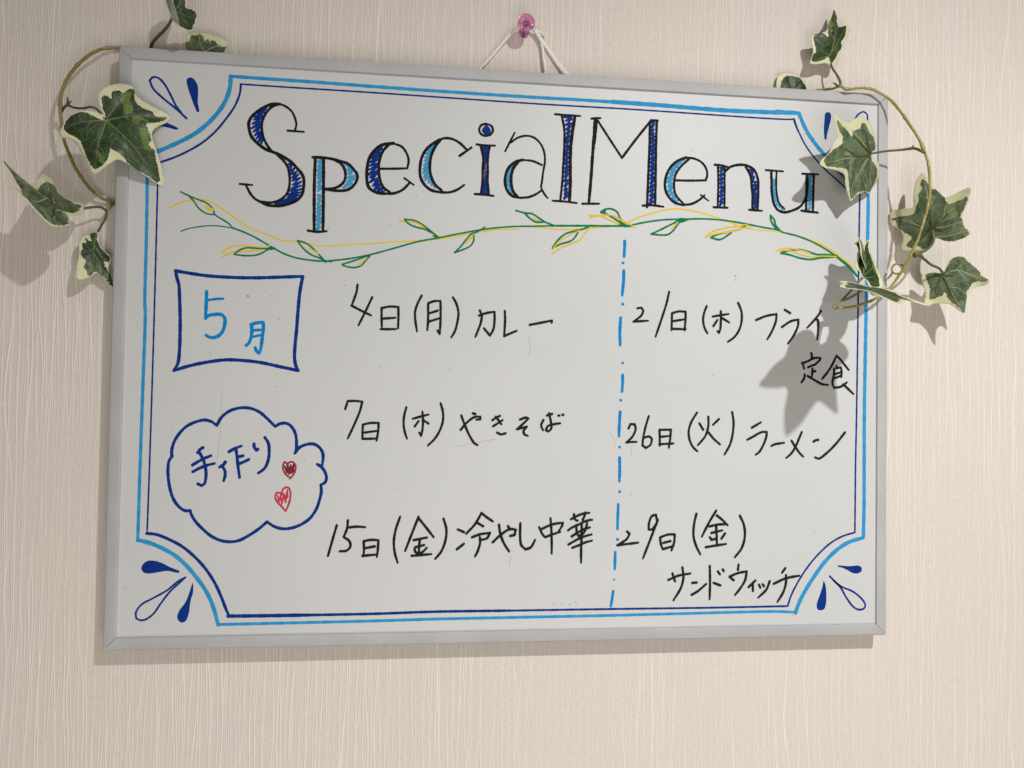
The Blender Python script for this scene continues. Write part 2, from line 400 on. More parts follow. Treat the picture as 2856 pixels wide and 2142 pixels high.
# frame rails: cross-section (outward from the panel's edge, height above the panel), mitred ends
PROF = [(-0.6, -6.0), (-0.6, 1.3), (-0.45, 1.75), (-0.1, 1.95), (0.5, 2.0), (6.4, 1.35), (7.6, 1.0), (8.3, 0.35), (8.65, -0.5), (8.75, -1.6), (8.75, -10.2), (8.4, -10.8), (3.0, -10.8), (3.0, -8.2), (3.0, -6.0)]
def rail(ax_, sg):
    half = (PW if ax_ == 'h' else PH) / 2
    other = (PH if ax_ == 'h' else PW) / 2
    gap = 0.22
    bm = bmesh.new(); rows = []
    for e in (-1, 1):
        ring = []
        for o_, z in PROF:
            a = e * (half + o_ - gap - (0.0 if o_ < 8.0 else 0.35)); b_ = sg * (other + o_)
            ring.append(bm.verts.new(W(a, b_, z) if ax_ == 'h' else W(b_, a, z)))
        rows.append(ring)
    n = len(PROF)
    for k in range(n):
        bm.faces.new((rows[0][k], rows[0][(k + 1) % n], rows[1][(k + 1) % n], rows[1][k]))
    bm.faces.new(rows[0]); bm.faces.new(rows[1][::-1])
    bmesh.ops.recalc_face_normals(bm, faces=bm.faces)
    me = bpy.data.meshes.new('frame_rail'); bm.to_mesh(me); bm.free()
    o = link('frame_rail', me, [ALU], board)
    for f in me.polygons: f.use_smooth = len(f.vertices) == 4
    try: me.set_sharp_from_angle(angle=math.radians(24))
    except Exception: pass
    return o
for a in ('h', 'v'):
    for sg in (1, -1): rail(a, sg)

INK = """@border_light
S l 2.60 -218.83,201.72 -205.09,201.51 -157.97,201.12 -109.96,200.33 -51.18,199.71 10.15,199.46 43.14,199.59 74.11,199.48
S l 3.51 68.92,199.58 105.43,199.16 158.46,198.10 213.82,199.09 203.11,199.42 222.55,199.38
S l 3.20 -219.57,201.48 -220.11,192.72 -223.57,181.86 -229.82,171.83 -238.09,162.69 -247.10,155.46 -257.92,149.12 -269.62,143.24 -277.71,140.44
S l 2.37 -277.06,137.93 -276.73,123.82 -276.25,77.10 -276.10,30.25 -275.68,25.81 -276.02,-34.98 -276.46,-86.93 -276.73,-140.45
S l 2.95 -276.73,-140.25 -269.70,-141.97 -260.63,-145.76 -251.50,-150.97 -243.19,-158.25 -235.73,-167.05 -229.15,-176.23 -224.39,-185.50 -221.46,-194.00 -219.27,-202.02
S l 2.19 -219.27,-201.83 -172.51,-201.59 -105.50,-201.09 -64.17,-200.52 66.17,-199.97 132.64,-199.39 206.73,-199.01 222.66,-199.87
S l 3.18 222.34,-200.07 224.99,-192.95 230.33,-182.78 237.85,-171.58 246.48,-160.35 256.26,-151.15 266.09,-145.01 279.07,-141.14
S l 2.98 279.06,-140.93 279.49,-114.98 279.40,-80.89 279.34,-40.51 280.55,49.57 281.80,134.03 281.68,137.83
S l 3.24 222.22,199.04 228.34,186.33 235.55,176.19 246.09,164.62 258.33,152.57 269.48,143.59 281.21,137.57
@border_navy
S n 1.28 -212.48,196.29 -179.02,196.01 -157.86,195.93 -109.87,195.68 10.22,194.50 84.56,194.55 213.85,193.83 218.10,194.39
S n 1.60 -212.20,196.11 -212.79,189.28 -216.28,179.38 -222.55,169.34 -229.72,159.77 -238.74,151.09 -248.67,144.33 -258.59,139.02 -267.60,135.22 -271.65,133.59
S n 1.23 -269.48,130.39 -269.37,120.24 -269.34,30.45 -269.58,-34.88 -269.95,-91.30 -270.37,-134.14
S n 2.22 -270.49,-135.42 -263.56,-136.39 -254.46,-140.18 -245.30,-145.38 -236.05,-153.43 -228.58,-161.95 -221.95,-172.37 -217.15,-182.78 -213.76,-191.29 -211.55,-196.03
S n 2.59 -212.28,-195.83 -191.15,-195.98 -153.98,-196.00
S n 2.00 -158.65,-196.02 -105.60,-195.80 -64.27,-194.99 -5.45,-195.01
S n 1.55 -15.34,-195.06 66.10,-195.00 153.56,-195.17 215.84,-194.86
S n 1.48 215.83,-194.35 218.47,-186.73 223.79,-176.56 231.29,-165.36 240.99,-154.14 251.84,-144.93 261.67,-139.81 271.88,-136.96
S n 1.37 271.77,-136.75 271.92,-104.60 272.06,-80.94 272.70,-40.60 273.77,70.39 274.56,133.70 274.75,135.17
S n 1.82 218.10,194.18 220.11,188.51 221.77,184.92
S n 1.29 221.55,185.44 227.32,174.71 235.08,164.59 245.05,154.56 255.04,146.61 263.95,139.64 275.09,135.18
@drop
S n 1.59 -250.34,168.55 -257.63,175.05 -267.86,183.09 -274.38,189.41 -276.79,195.01 -274.58,197.55 -270.94,197.30 -266.28,192.79 -261.51,184.43 -257.68,176.97 -253.91,172.38
@drop.1
P n 0 -250.85,197.40 -249.23,198.85 -247.21,198.97 -244.87,197.00 -242.94,193.26 -242.53,187.49 -242.56,180.74 -241.48,174.06 -242.76,173.60 -244.87,177.71 -247.81,185.25 -250.28,192.81
@drop.2
P n 0 -255.64,160.47 -257.13,161.63 -263.76,164.34 -269.26,165.94 -273.78,165.02 -275.07,162.08 -273.20,159.79 -268.24,161.50 -262.77,160.84 -257.27,159.80
@drop.3
P n 0 -247.15,-162.91 -251.25,-160.99 -253.99,-159.85 -260.37,-156.52 -265.79,-155.07 -269.38,-155.23 -271.58,-156.43 -273.57,-159.21 -273.41,-162.00 -271.40,-163.89 -268.25,-164.38 -262.00,-163.51 -255.72,-162.64 -247.57,-164.03
@drop.4
S n 1.47 -242.97,-167.44 -247.43,-169.74 -255.39,-176.48 -266.01,-182.59 -273.07,-186.68 -276.68,-192.21 -276.40,-196.39 -273.68,-197.83 -270.12,-197.42 -264.85,-193.60 -259.65,-185.94 -253.56,-177.62 -247.39,-171.61 -243.14,-167.63
@drop.5
P n 0 -237.89,-171.44 -239.58,-176.86 -242.54,-185.25 -246.91,-191.73 -248.06,-196.39 -246.27,-199.40 -244.00,-200.00 -241.78,-198.54 -240.08,-193.71 -238.95,-184.36 -237.38,-177.82
@drop.6
P n 0 257.42,-163.33 260.71,-163.36 267.29,-163.83 274.99,-163.48 277.76,-165.27 277.44,-168.06 274.47,-169.68 270.07,-169.33 265.11,-166.70 259.62,-164.59 257.65,-164.47
@drop.7
S n 1.60 250.70,-171.71 259.71,-179.54 270.70,-184.31 278.44,-190.61 281.00,-195.29 279.58,-197.85 275.17,-198.51 270.77,-196.18 265.24,-189.40 259.71,-180.57 253.66,-174.83
@drop.8
P n 0 245.70,-175.26 247.25,-178.88 247.82,-183.00 247.78,-193.27 246.17,-197.67 243.46,-198.65 240.73,-197.79 239.95,-194.19 242.29,-187.04 244.64,-179.88
@drop.9
P n 0 244.76,200.75 246.97,201.62 248.85,200.99 249.64,198.07 248.14,190.59 246.20,183.09 245.56,179.04 244.57,178.99 243.54,185.06 243.92,194.58
@drop.10
S n 1.41 255.97,176.22 261.48,182.86 268.65,194.69 272.51,200.96 276.97,203.87 280.10,202.14 280.69,196.64 275.93,187.88 267.04,182.10 257.08,176.49
@letter
S k 1.44 -172.23,164.17 -171.46,168.24 -172.63,173.30 -175.36,178.27 -179.67,181.53 -183.94,183.04
S k 2.08 -183.58,182.92 -188.86,182.61 -193.75,180.71 -199.27,176.75 -203.94,172.26 -205.80,167.78 -205.41,162.72 -203.76,157.71 -200.17,153.54 -195.89,150.13 -191.63,147.80 -188.09,146.75 -184.54,145.47 -179.56,143.10 -174.54,139.78 -170.06,135.25 -166.58,131.18 -165.07,126.87 -165.30,121.01 -166.26,115.86 -169.02,112.23 -173.90,109.25 -178.80,107.50 -184.41,106.60 -190.74,106.98 -196.04,109.07
S k 1.64 -196.04,109.07 -199.93,111.07 -203.51,114.90 -205.83,119.14 -206.99,121.11
S k 1.72 -184.99,182.54 -188.83,181.00 -192.27,177.52 -194.98,172.76 -196.28,168.32 -196.31,163.21 -195.36,158.17 -193.15,153.19 -190.25,148.97 -188.09,146.89
S k 1.72 -184.52,144.53 -180.21,140.73 -177.30,136.50 -175.70,130.74 -175.31,125.66 -175.69,120.53 -177.22,116.09 -180.31,112.46 -184.48,109.94 -189.38,108.86 -196.04,109.29
S k 1.44 -177.73,163.36 -165.82,163.05
S k 1.42 -211.47,121.77 -202.25,121.34
F n 1.72 -195.81,178.55 -200.96,173.74 -203.65,168.63 -203.52,162.82 -200.94,156.78 -196.97,151.53 | -193.58,179.41 -195.80,171.99 -196.97,167.55 -196.70,161.74 -195.68,156.69 -195.27,153.80
F n 1.58 -176.63,138.36 -175.09,132.23 -173.88,124.99 -174.46,119.13 -178.55,112.39 -186.55,108.04 | -174.50,137.73 -169.06,131.06 -166.46,125.34 -166.49,120.23 -168.69,113.56 -177.42,108.80
@letter.1
S k 2.16 -157.11,143.95 -157.39,122.84 -156.86,89.98
S k 2.17 -151.04,142.93 -150.63,119.50 -150.39,90.24
S k 1.96 -159.04,144.29 -153.35,144.43 -146.20,143.91 -139.01,142.44 -133.24,140.74 -128.85,136.69 -126.04,132.77 -126.52,127.96 -129.31,123.56 -133.57,120.79 -140.00,119.98 -145.73,120.31 -150.01,120.48
S k 1.89 -142.97,143.19 -138.26,140.49 -135.45,136.36 -134.65,131.99 -135.49,127.54 -138.65,123.86 -143.61,121.58 -149.31,120.88
S k 1.73 -161.31,89.08 -155.05,88.45 -147.60,89.19
F s 1.88 -155.33,143.82 -155.20,130.27 -154.82,118.94 | -152.48,143.96 -152.21,130.41 -152.26,119.05
F s 1.88 -154.90,116.01 -154.96,104.67 -155.09,90.06 | -152.63,116.11 -152.40,104.78 -152.53,90.16
F s 1.74 -137.20,141.28 -133.76,137.77 -132.64,132.09 -133.69,126.89 -136.82,122.19 | -133.24,140.74 -129.21,136.52 -127.18,132.35 -128.67,127.27 -132.90,123.10
@letter.2
S k 1.67 -108.79,138.14 -99.12,138.62 -88.93,139.41 -87.95,144.91 -89.11,149.80 -93.11,155.53 -99.96,157.94
S k 2.24 -99.48,157.97 -107.20,156.57 -112.93,152.52 -117.42,145.40 -118.89,136.46 -118.74,128.60 -117.20,123.47 -112.32,120.25 -105.54,119.18
S k 1.86 -105.54,119.38 -98.77,119.88 -92.03,122.95 -86.78,128.63
S k 1.95 -102.85,157.00 -107.12,151.84 -109.69,144.80 -110.22,136.89 -109.12,130.04 -106.60,124.25 -101.20,120.36
S k 1.37 -91.03,131.89 -83.83,126.99
F n 1.95 -111.03,154.10 -115.71,146.47 -117.16,136.55 -116.51,127.73 -111.84,120.56 -107.48,119.48 | -107.93,153.97 -110.40,146.74 -111.11,137.83 -110.09,130.00 -108.07,125.17 -105.07,120.18
@letter.3
S k 1.79 -44.31,156.09 -49.54,160.81 -55.02,163.51 -60.46,164.02 -65.35,162.46
S k 2.07 -64.86,162.59 -73.11,156.58 -77.68,149.39 -79.30,141.37 -78.87,133.46 -75.83,127.66 -70.57,123.64 -63.68,122.27
S k 1.78 -63.68,122.27 -56.80,122.58 -50.92,124.84 -45.54,128.78
S k 1.79 -49.38,151.03 -40.57,157.78
S k 2.07 -64.37,162.31 -68.20,156.84 -71.03,149.73 -71.95,140.74 -70.75,133.85 -67.71,128.04 -62.72,123.80
F s 1.78 -70.00,158.53 -75.16,150.51 -76.94,140.50 -75.80,131.63 -67.66,125.56 | -68.23,158.33 -71.52,149.70 -73.22,140.68 -71.72,133.31 -66.68,125.61
@letter.4
S k 1.70 -29.73,176.70 -33.30,175.50 -34.83,171.80 -33.28,168.48 -29.58,167.48 -25.81,168.88 -24.27,172.38 -25.92,175.60 -29.73,176.70
P n 0 -29.11,175.73 -26.38,173.07 -25.84,170.89 -27.29,168.00 -30.80,168.61 -32.83,171.21 -31.87,173.77
S k 1.80 -36.64,160.49 -31.65,159.95 -22.68,160.22
S k 1.79 -37.51,122.17 -30.05,122.00 -23.06,121.32
S k 1.90 -33.43,159.15 -31.41,150.75 -31.64,140.73 -31.68,130.72 -32.85,122.68
S k 1.90 -26.66,159.51 -27.92,150.92 -27.86,140.91 -27.70,130.91 -26.57,122.46
P n 0 -32.13,158.92 -27.85,159.15 -28.92,150.87 -29.16,140.85 -28.40,130.88 -27.27,122.73 -31.86,122.92 -30.59,130.78 -30.45,140.78 -30.41,150.80
@letter.5
S k 1.51 -14.56,156.42 -7.45,171.09
S k 1.52 -10.15,163.39 -5.18,167.18 1.85,169.17 7.93,167.88 13.06,163.11 15.68,157.18 16.39,150.14 15.19,142.00 14.29,133.89 13.74,129.83 16.14,124.90 18.93,121.50
S k 1.61 14.10,147.00 7.18,149.68 -0.90,150.28
S k 2.01 -0.90,150.28 -6.91,148.27 -11.66,143.71 -14.07,137.57 -14.27,131.54 -12.38,125.61 -8.51,121.98 -2.47,120.74
S k 1.71 -2.47,120.74 4.57,121.76 10.58,124.65 14.08,127.33
S k 2.21 -3.90,149.12 -7.84,143.90 -9.56,137.79 -9.45,130.76 -7.55,124.83 -3.98,121.18
F s 1.91 -8.39,146.69 -12.63,142.16 -14.25,136.56 -12.93,128.60 -9.34,123.74 | -7.68,146.12 -10.01,140.78 -10.93,135.71 -10.02,128.73 -7.74,123.82
@letter.6
S k 1.53 23.89,187.19 33.07,187.00 43.82,186.90
S k 1.52 22.81,119.65 30.94,119.51 41.97,118.68
S k 1.73 29.21,185.77 31.18,176.23 31.45,164.07 30.93,149.86 30.22,134.64 28.89,120.43
S k 2.44 39.42,186.35 37.83,175.58 36.48,162.31 36.26,148.10 36.47,132.91 36.04,119.73
F n 2.04 31.05,185.36 32.72,175.30 32.80,162.12 32.38,147.91 31.95,134.72 31.73,121.57 | 37.18,185.71 35.78,175.47 34.43,162.20 34.42,148.01 34.52,133.83 34.17,121.67
@letter.7
S k 1.64 52.58,185.36 59.58,186.16
S k 1.63 46.27,118.36 59.61,118.95
S k 1.64 57.75,183.81 67.22,170.04 77.23,155.75
S k 3.07 55.88,185.24 55.31,173.48 54.49,165.29
S k 2.25 54.47,166.30 53.78,156.09 52.95,140.79 51.39,119.40
S k 1.86 77.23,155.75 87.97,170.64 100.33,186.72
S k 1.87 100.33,186.72 105.57,186.70
S k 1.86 99.29,185.63 99.28,168.67 98.67,148.12 98.07,127.60 97.77,117.86
S k 1.87 104.84,186.46 104.51,168.95 104.43,148.40 104.34,127.88 104.23,119.68
S k 1.66 94.31,118.94 102.13,119.59 111.04,118.75
F n 1.97 100.77,184.99 100.59,163.61 100.09,143.06 99.82,120.72 | 102.65,184.79 103.31,163.75 103.23,143.21 103.17,120.86
@letter.8
S k 1.67 120.80,140.15 132.41,140.49 145.13,141.30 146.37,145.29 145.57,150.42 141.80,155.40 135.41,158.18 128.52,158.66
S k 1.98 129.05,158.68 121.69,155.43 115.44,148.94 112.38,140.57 112.25,133.37 114.84,127.33 119.93,122.63 126.27,120.85
S k 1.78 126.27,120.85 133.66,122.00 139.98,125.37 144.19,129.17
S k 1.77 131.18,157.45 124.90,151.46 120.75,145.08 119.44,138.85 119.50,133.71 121.46,127.63 127.32,121.92
S k 1.26 141.21,129.55 147.63,125.09
F s 1.98 123.80,155.53 117.02,148.50 113.87,138.58 115.66,128.39 120.46,122.96 | 127.79,157.59 121.54,150.27 118.86,143.96 117.90,135.69 119.03,128.55 123.62,122.79
@letter.9
S k 1.68 152.46,154.07 157.80,153.92 163.16,152.84
S k 1.68 151.93,120.22 163.45,120.20
S k 1.69 181.16,119.41 191.95,119.04
S k 1.68 155.14,152.96 155.57,140.55 155.23,120.88
S k 1.68 160.48,152.70 160.70,140.79 160.77,121.12
S k 1.91 161.05,149.31 165.30,152.94 172.79,155.08 179.25,154.67 185.20,151.32 188.18,144.17 188.59,133.77 188.16,119.71
S k 1.91 178.18,153.58 182.00,147.00 183.15,138.73 183.98,129.40 183.85,119.52
F n 2.00 156.96,152.22 157.03,121.99 | 159.20,152.33 159.38,122.09
F n 2.01 180.88,152.15 184.10,141.89 185.35,120.63 | 183.81,150.42 186.91,140.99 187.08,120.70
@letter.10
S k 1.49 194.59,151.88 209.46,151.56
S k 1.50 225.30,150.44 239.02,150.58
S k 1.49 203.81,150.97 203.55,143.12 204.17,132.71 206.40,125.50 210.78,121.31
S k 1.93 224.96,120.56 238.67,119.57
S k 1.92 199.36,150.76 199.64,142.94 199.92,134.60 201.73,125.30 205.02,120.43 210.25,118.68 217.86,120.57 224.39,124.41 228.71,131.72 229.75,140.16 229.80,149.61
S k 1.93 235.17,150.40 234.73,134.09 234.60,120.45
S k 1.93 229.14,149.58 228.92,133.83 228.79,120.20
F s 1.81 200.60,144.55 200.90,134.65 203.25,125.89 208.61,120.59 | 202.23,144.63 202.96,134.74 204.98,126.48 211.87,120.31
F s 1.93 230.79,149.13 230.66,136.01 230.64,121.85 | 233.20,149.25 233.07,136.12 233.05,121.95
@vine
S y 1.06 -261.16,101.54 -254.42,105.41 -247.63,108.01 -240.11,109.28 -233.19,108.15 -226.20,104.49 -217.06,98.39 -208.58,92.24 -201.53,88.55 -193.08,85.63 -183.89,82.37 -180.95,81.25 -169.66,80.52 -160.19,78.75 -145.96,78.02 -131.70,79.73 -112.54,81.24 -98.09,83.07 -78.69,84.80 -64.05,86.56 -47.37,89.98 -34.55,92.88 -19.66,95.47 -2.66,96.45
S y 1.14 2.89,98.68 13.99,98.63 26.16,97.61 40.41,98.18 54.72,99.77 70.14,101.92 81.48,104.92 91.81,109.74 104.29,114.05 114.74,116.86 125.26,117.52 135.83,116.43 148.59,113.57 161.41,109.97 173.22,106.11
S y 0.94 170.00,107.01 180.75,104.13 196.94,103.12 214.53,102.05 213.12,101.50
S y 1.31 215.29,101.58 221.84,100.17 230.61,97.69 241.60,93.92 250.43,89.53 259.30,83.56 270.42,75.54
S g 0.93 -252.22,85.08 -247.14,87.08 -239.63,88.82 -230.70,90.04 -222.40,89.66 -215.45,88.72
S g 1.34 -216.15,89.05 -208.45,86.47 -201.42,83.49 -194.01,79.59 -186.44,75.24 -177.92,71.01 -169.41,68.41 -159.95,67.10 -151.42,66.63 -141.94,67.45 -128.63,69.59 -114.31,73.04 -98.00,78.16 -80.62,83.74 -64.06,87.55 -49.36,91.10 -29.62,95.37 -9.70,98.17 11.60,99.44 24.10,100.25
S g 1.64 22.07,100.16 49.57,101.28 70.14,101.92 83.58,102.67
S g 1.46 83.58,102.67 96.03,105.83 111.68,108.52 127.45,109.59 143.31,110.56 159.27,110.19 175.34,108.47 191.51,106.02 207.78,103.55 208.76,102.78 221.85,99.96 235.00,95.45 247.13,89.41 255.98,83.96
S g 2.24 254.87,84.66 264.86,77.45 269.32,72.87 272.45,69.51
S g 1.19 -253.26,114.07 -247.03,111.34 -240.79,108.89 -235.23,106.98 -231.72,104.25 -229.59,101.46 -228.69,98.48 -222.51,94.56 -218.30,91.85 -215.45,88.72
S g 1.19 -247.02,111.13 -243.50,107.33 -240.65,103.14 -236.44,99.73 -233.66,98.55 -228.82,98.25
S y 1.06 -235.86,104.07 -229.60,101.82
S y 1.06 -234.78,102.32 -228.90,101.49
S y 1.06 -234.48,104.13 -232.36,102.06 -229.28,103.28
S y 1.20 -222.72,69.68 -220.03,73.02 -215.23,75.36 -209.69,76.08 -202.73,75.83 -195.73,75.01 -188.76,76.72
S y 1.20 -221.98,67.41 -216.50,70.27 -209.59,71.61 -202.65,72.22 -195.70,73.57 -191.52,74.45
S g 1.28 -214.06,69.64 -210.31,72.66 -205.48,74.50 -199.21,74.52 -192.22,74.42 -185.22,75.04
S g 1.28 -214.05,69.28 -206.05,68.71 -199.09,69.25 -194.24,71.09 -189.41,74.16 -185.21,74.68
S g 1.29 -168.81,81.26 -166.25,77.57 -161.92,73.37 -157.61,70.61 -152.61,68.97 -147.58,66.45
S g 1.29 -168.81,81.26 -164.19,80.20 -160.61,78.51 -157.00,75.37 -153.38,71.86 -149.74,67.98 -147.92,65.71
P g 0 -191.52,74.45 -187.35,76.05 -184.38,75.07 -186.60,73.76 -190.10,73.63
S y 1.08 -160.20,75.98 -153.38,72.08
S g 1.44 -149.01,66.91 -143.66,66.59
S g 1.26 -135.70,64.75 -128.59,67.25 -120.98,70.16 -114.31,72.85
S g 1.26 -135.69,64.26 -131.37,62.95 -126.58,62.63 -121.82,64.26 -118.07,68.79 -114.78,72.63
S y 1.07 -124.23,64.66 -118.09,69.77
S y 1.08 -94.03,99.18 -88.68,98.91 -80.88,98.25 -75.95,95.48 -69.04,91.80 -65.06,88.50
S y 1.09 -43.32,83.88 -38.00,91.55
S y 1.08 -88.18,97.95 -82.77,95.21 -75.94,94.99
S y 1.09 -40.39,86.48 -37.31,92.07
S g 1.28 -90.17,100.53 -83.84,100.10 -78.93,98.33 -73.99,95.07 -69.03,91.31 -64.56,88.02
S g 1.28 -90.16,100.33 -86.70,97.02 -80.82,94.79 -74.94,93.55 -69.02,90.82
S g 1.29 -52.08,76.60 -47.23,81.74 -43.37,86.86 -39.48,91.49 -36.53,92.60
S g 1.29 -52.08,76.60 -45.22,79.34 -40.32,82.01 -37.90,85.58 -37.49,90.57
S g 1.29 -36.03,92.62 -29.15,97.08
S g 1.28 -68.50,88.86 -63.57,87.56
S g 1.41 -5.53,110.87 1.73,109.17 6.77,108.89 11.86,106.08 16.96,102.98 24.09,100.55
S g 1.41 1.23,108.95 5.82,104.83 9.89,102.68 16.96,102.77
S g 1.42 23.32,83.10 27.30,89.09 33.33,94.36 40.43,96.67 46.54,98.43 51.63,100.66
S g 1.42 23.33,82.69 29.37,86.14 38.49,89.52 42.50,94.73 43.49,96.79
S g 1.44 61.24,112.72 64.81,114.91 69.97,115.13 74.14,112.76 76.26,108.27 79.95,103.33
S g 1.44 60.93,112.20 64.86,111.35 71.09,108.06 76.30,105.22 81.51,102.89
S g 1.45 101.35,96.85 107.59,99.86 115.93,104.29 125.34,109.30
S g 1.45 101.35,96.85 109.72,96.36 114.95,97.08 119.12,100.32 123.27,106.13 125.87,108.81
S g 1.47 149.82,95.87 155.12,98.66 164.70,101.11 173.24,103.52 179.65,107.41
S g 1.47 150.36,95.69 157.29,94.62 161.53,96.85 166.84,100.67
S y 1.11 7.32,105.59 12.40,103.79
S y 1.11 23.84,82.41 28.33,88.12 36.39,93.48 44.51,97.33
S y 1.12 23.38,78.87 31.43,84.21 44.61,89.96 48.63,95.48 52.67,99.69
S y 1.13 51.52,109.47 58.70,109.57 67.96,110.47 74.19,108.70 79.41,104.84
S y 1.13 52.56,107.79 58.70,109.77 64.90,107.80 73.20,104.58 79.42,103.82
S y 1.13 78.36,106.32 83.57,103.99 88.27,101.12
S y 1.14 118.06,101.61 123.77,108.20
S y 1.16 145.04,96.20 150.84,100.56 161.47,104.08 173.22,106.11 179.65,107.61
S y 1.16 145.57,96.22 154.05,99.13 167.90,101.75 176.45,104.68 183.97,105.51
P g 0 60.71,113.51 65.33,114.73 63.83,111.61 60.94,111.69
P g 0 75.25,106.20 80.46,103.86 86.18,102.37 81.52,101.36 77.37,102.21
P g 0 121.13,108.92 125.33,110.53 131.67,109.56 127.47,107.33 124.53,106.70
S g 1.49 198.90,115.72 202.18,112.21 203.29,108.09 206.57,104.57
S g 1.49 198.90,115.72 199.47,111.57 202.22,107.00 206.04,104.03
S g 1.50 207.80,85.87 215.39,88.23 224.11,89.08 230.67,87.75 237.26,85.90 247.15,85.74 254.87,85.50
S g 1.50 207.80,85.66 215.42,84.58 224.15,82.29 232.90,81.56 241.67,83.13 252.67,84.16
S y 0.96 203.99,87.60 209.94,89.59 217.56,89.56 225.20,88.60 232.87,86.27
S y 0.96 204.53,87.62 215.39,88.02 224.13,85.42 232.89,83.65 241.66,84.49 254.87,84.66
@month
S n 2.54 -255.22,55.78 -245.07,54.33 -233.37,52.94 -216.10,52.29 -198.72,52.50 -181.25,53.59 -164.51,54.73
S n 2.57 -164.50,54.51 -166.25,43.41 -167.36,28.87 -168.11,14.37 -168.94,3.49 -169.08,-6.63 -167.90,-12.39 -166.29,-15.46
S n 2.53 -166.29,-15.46 -179.83,-12.84 -193.86,-10.03 -207.79,-8.74 -218.17,-8.61 -228.47,-10.04 -238.71,-12.17 -247.53,-14.70 -254.69,-17.33
S n 2.51 -255.22,55.49 -254.21,50.67 -252.73,45.72 -252.05,37.18 -251.30,22.94 -251.04,12.26 -251.11,-1.98 -252.03,-11.95 -254.69,-17.19
S u 2.59 -233.10,41.19 -233.07,34.17 -233.25,27.01 -233.32,21.43
S u 2.60 -233.34,22.15 -230.63,23.87 -226.52,24.62 -222.38,24.60 -219.91,22.37 -219.61,18.08 -221.06,12.30 -224.09,8.79 -228.19,7.48 -231.65,8.32 -232.77,9.29
S u 1.97 -232.26,34.91 -226.78,35.94 -221.06,36.33
S u 2.55 -200.88,17.71 -196.60,19.26 -192.42,19.66 -192.01,16.64 -192.72,7.98 -193.72,-0.68 -194.71,-3.01 -196.48,-1.82 -197.58,0.81
S u 2.54 -200.46,17.50 -200.27,12.11 -200.87,7.78 -202.18,4.16 -204.15,2.24
S u 1.98 -199.61,13.57 -194.04,14.07
S u 1.98 -199.85,8.67 -194.30,10.10
P t 0 -204.70,39.34 -203.32,39.67 -202.25,38.55 -202.72,37.67 -203.97,37.77
@cloud
S n 2.30 -254.82,-79.58 -254.61,-74.28 -253.05,-68.61 -249.13,-62.20 -244.47,-57.54 -238.40,-54.42 -232.28,-52.99 -227.45,-54.14 -223.61,-56.95
S n 2.32 -223.61,-56.95 -220.64,-51.21 -215.92,-46.87 -210.45,-44.44 -204.24,-43.56 -198.67,-44.35 -193.06,-46.92 -188.09,-51.16 -182.02,-57.18
S n 2.34 -182.02,-57.18 -178.23,-54.99 -173.32,-54.93 -169.76,-57.76 -167.19,-62.77 -166.37,-68.52 -166.47,-73.56 -167.25,-76.65
S n 2.35 -167.39,-76.80 -164.52,-72.82 -159.65,-70.40 -154.02,-69.85 -149.73,-72.34 -147.31,-76.29 -146.87,-80.61 -147.48,-85.52
S n 2.36 -151.03,-84.82 -148.02,-86.75 -145.25,-90.70 -144.10,-95.02 -145.10,-98.27 -148.10,-100.08
S n 2.34 -148.10,-100.08 -147.65,-105.12 -148.73,-110.88 -151.05,-118.07 -155.84,-125.10 -163.32,-130.10 -170.29,-132.23 -175.87,-132.35 -181.49,-130.55 -186.29,-127.32
S n 2.30 -186.29,-127.32 -191.88,-132.30 -199.38,-137.46 -206.21,-140.98 -212.39,-141.80 -218.59,-140.92 -225.52,-137.70 -231.65,-132.52 -237.25,-126.50 -240.09,-121.55 -240.84,-118.87
S n 2.28 -240.83,-119.08 -244.37,-119.08 -248.51,-116.46 -252.57,-110.97 -255.11,-103.92 -256.67,-95.47 -257.05,-88.41 -256.37,-82.77 -254.15,-79.36
S n 2.30 -232.97,-73.18 -234.52,-74.11 -236.71,-76.97
S n 2.30 -239.91,-85.85 -235.68,-83.13 -230.95,-80.61 -227.22,-79.03
S n 2.30 -239.59,-90.80 -234.88,-88.08 -229.45,-85.93 -224.55,-84.69
S n 2.30 -235.14,-76.95 -232.27,-82.61 -230.53,-89.69 -230.40,-95.36 -231.33,-99.48 -233.21,-100.90 -235.84,-99.63
S n 2.31 -216.94,-83.58 -218.14,-85.50 -220.98,-87.37
S n 2.31 -218.30,-87.64 -217.00,-90.33 -216.92,-93.89 -217.80,-97.30
S n 2.32 -214.57,-76.09 -212.87,-75.00 -209.80,-73.34 -205.69,-71.74
S n 2.32 -209.65,-73.91 -208.61,-80.32 -207.76,-87.44 -206.55,-94.91
S n 2.32 -208.61,-79.96 -204.28,-78.86
S n 2.32 -206.92,-84.73 -203.36,-83.13 -200.28,-81.54
S n 2.33 -196.86,-70.09 -196.67,-72.37 -194.88,-74.72 -193.85,-73.92
S n 2.33 -189.17,-65.36 -186.64,-69.42 -185.88,-75.86 -186.50,-82.31 -188.82,-87.91 -193.19,-91.50
@heart.1
S d 1.42 -174.82,-83.31 -175.81,-86.19 -175.03,-90.13 -172.36,-93.56 -169.67,-95.12
S d 1.42 -174.82,-83.31 -173.41,-83.81 -172.67,-85.67 -171.31,-83.65 -168.87,-83.28 -166.71,-85.78 -166.97,-90.09 -168.66,-93.32 -170.71,-95.84
S e 1.63 -174.40,-86.54 -172.70,-90.83 -172.31,-86.17 -171.14,-91.90 -170.22,-85.80 -169.40,-91.18 -168.12,-85.43 -168.37,-90.09
@heart.2
S r 1.56 -173.22,-119.34 -176.22,-115.91 -179.80,-111.98 -180.91,-108.76 -179.92,-106.11 -177.84,-105.89 -176.06,-107.32
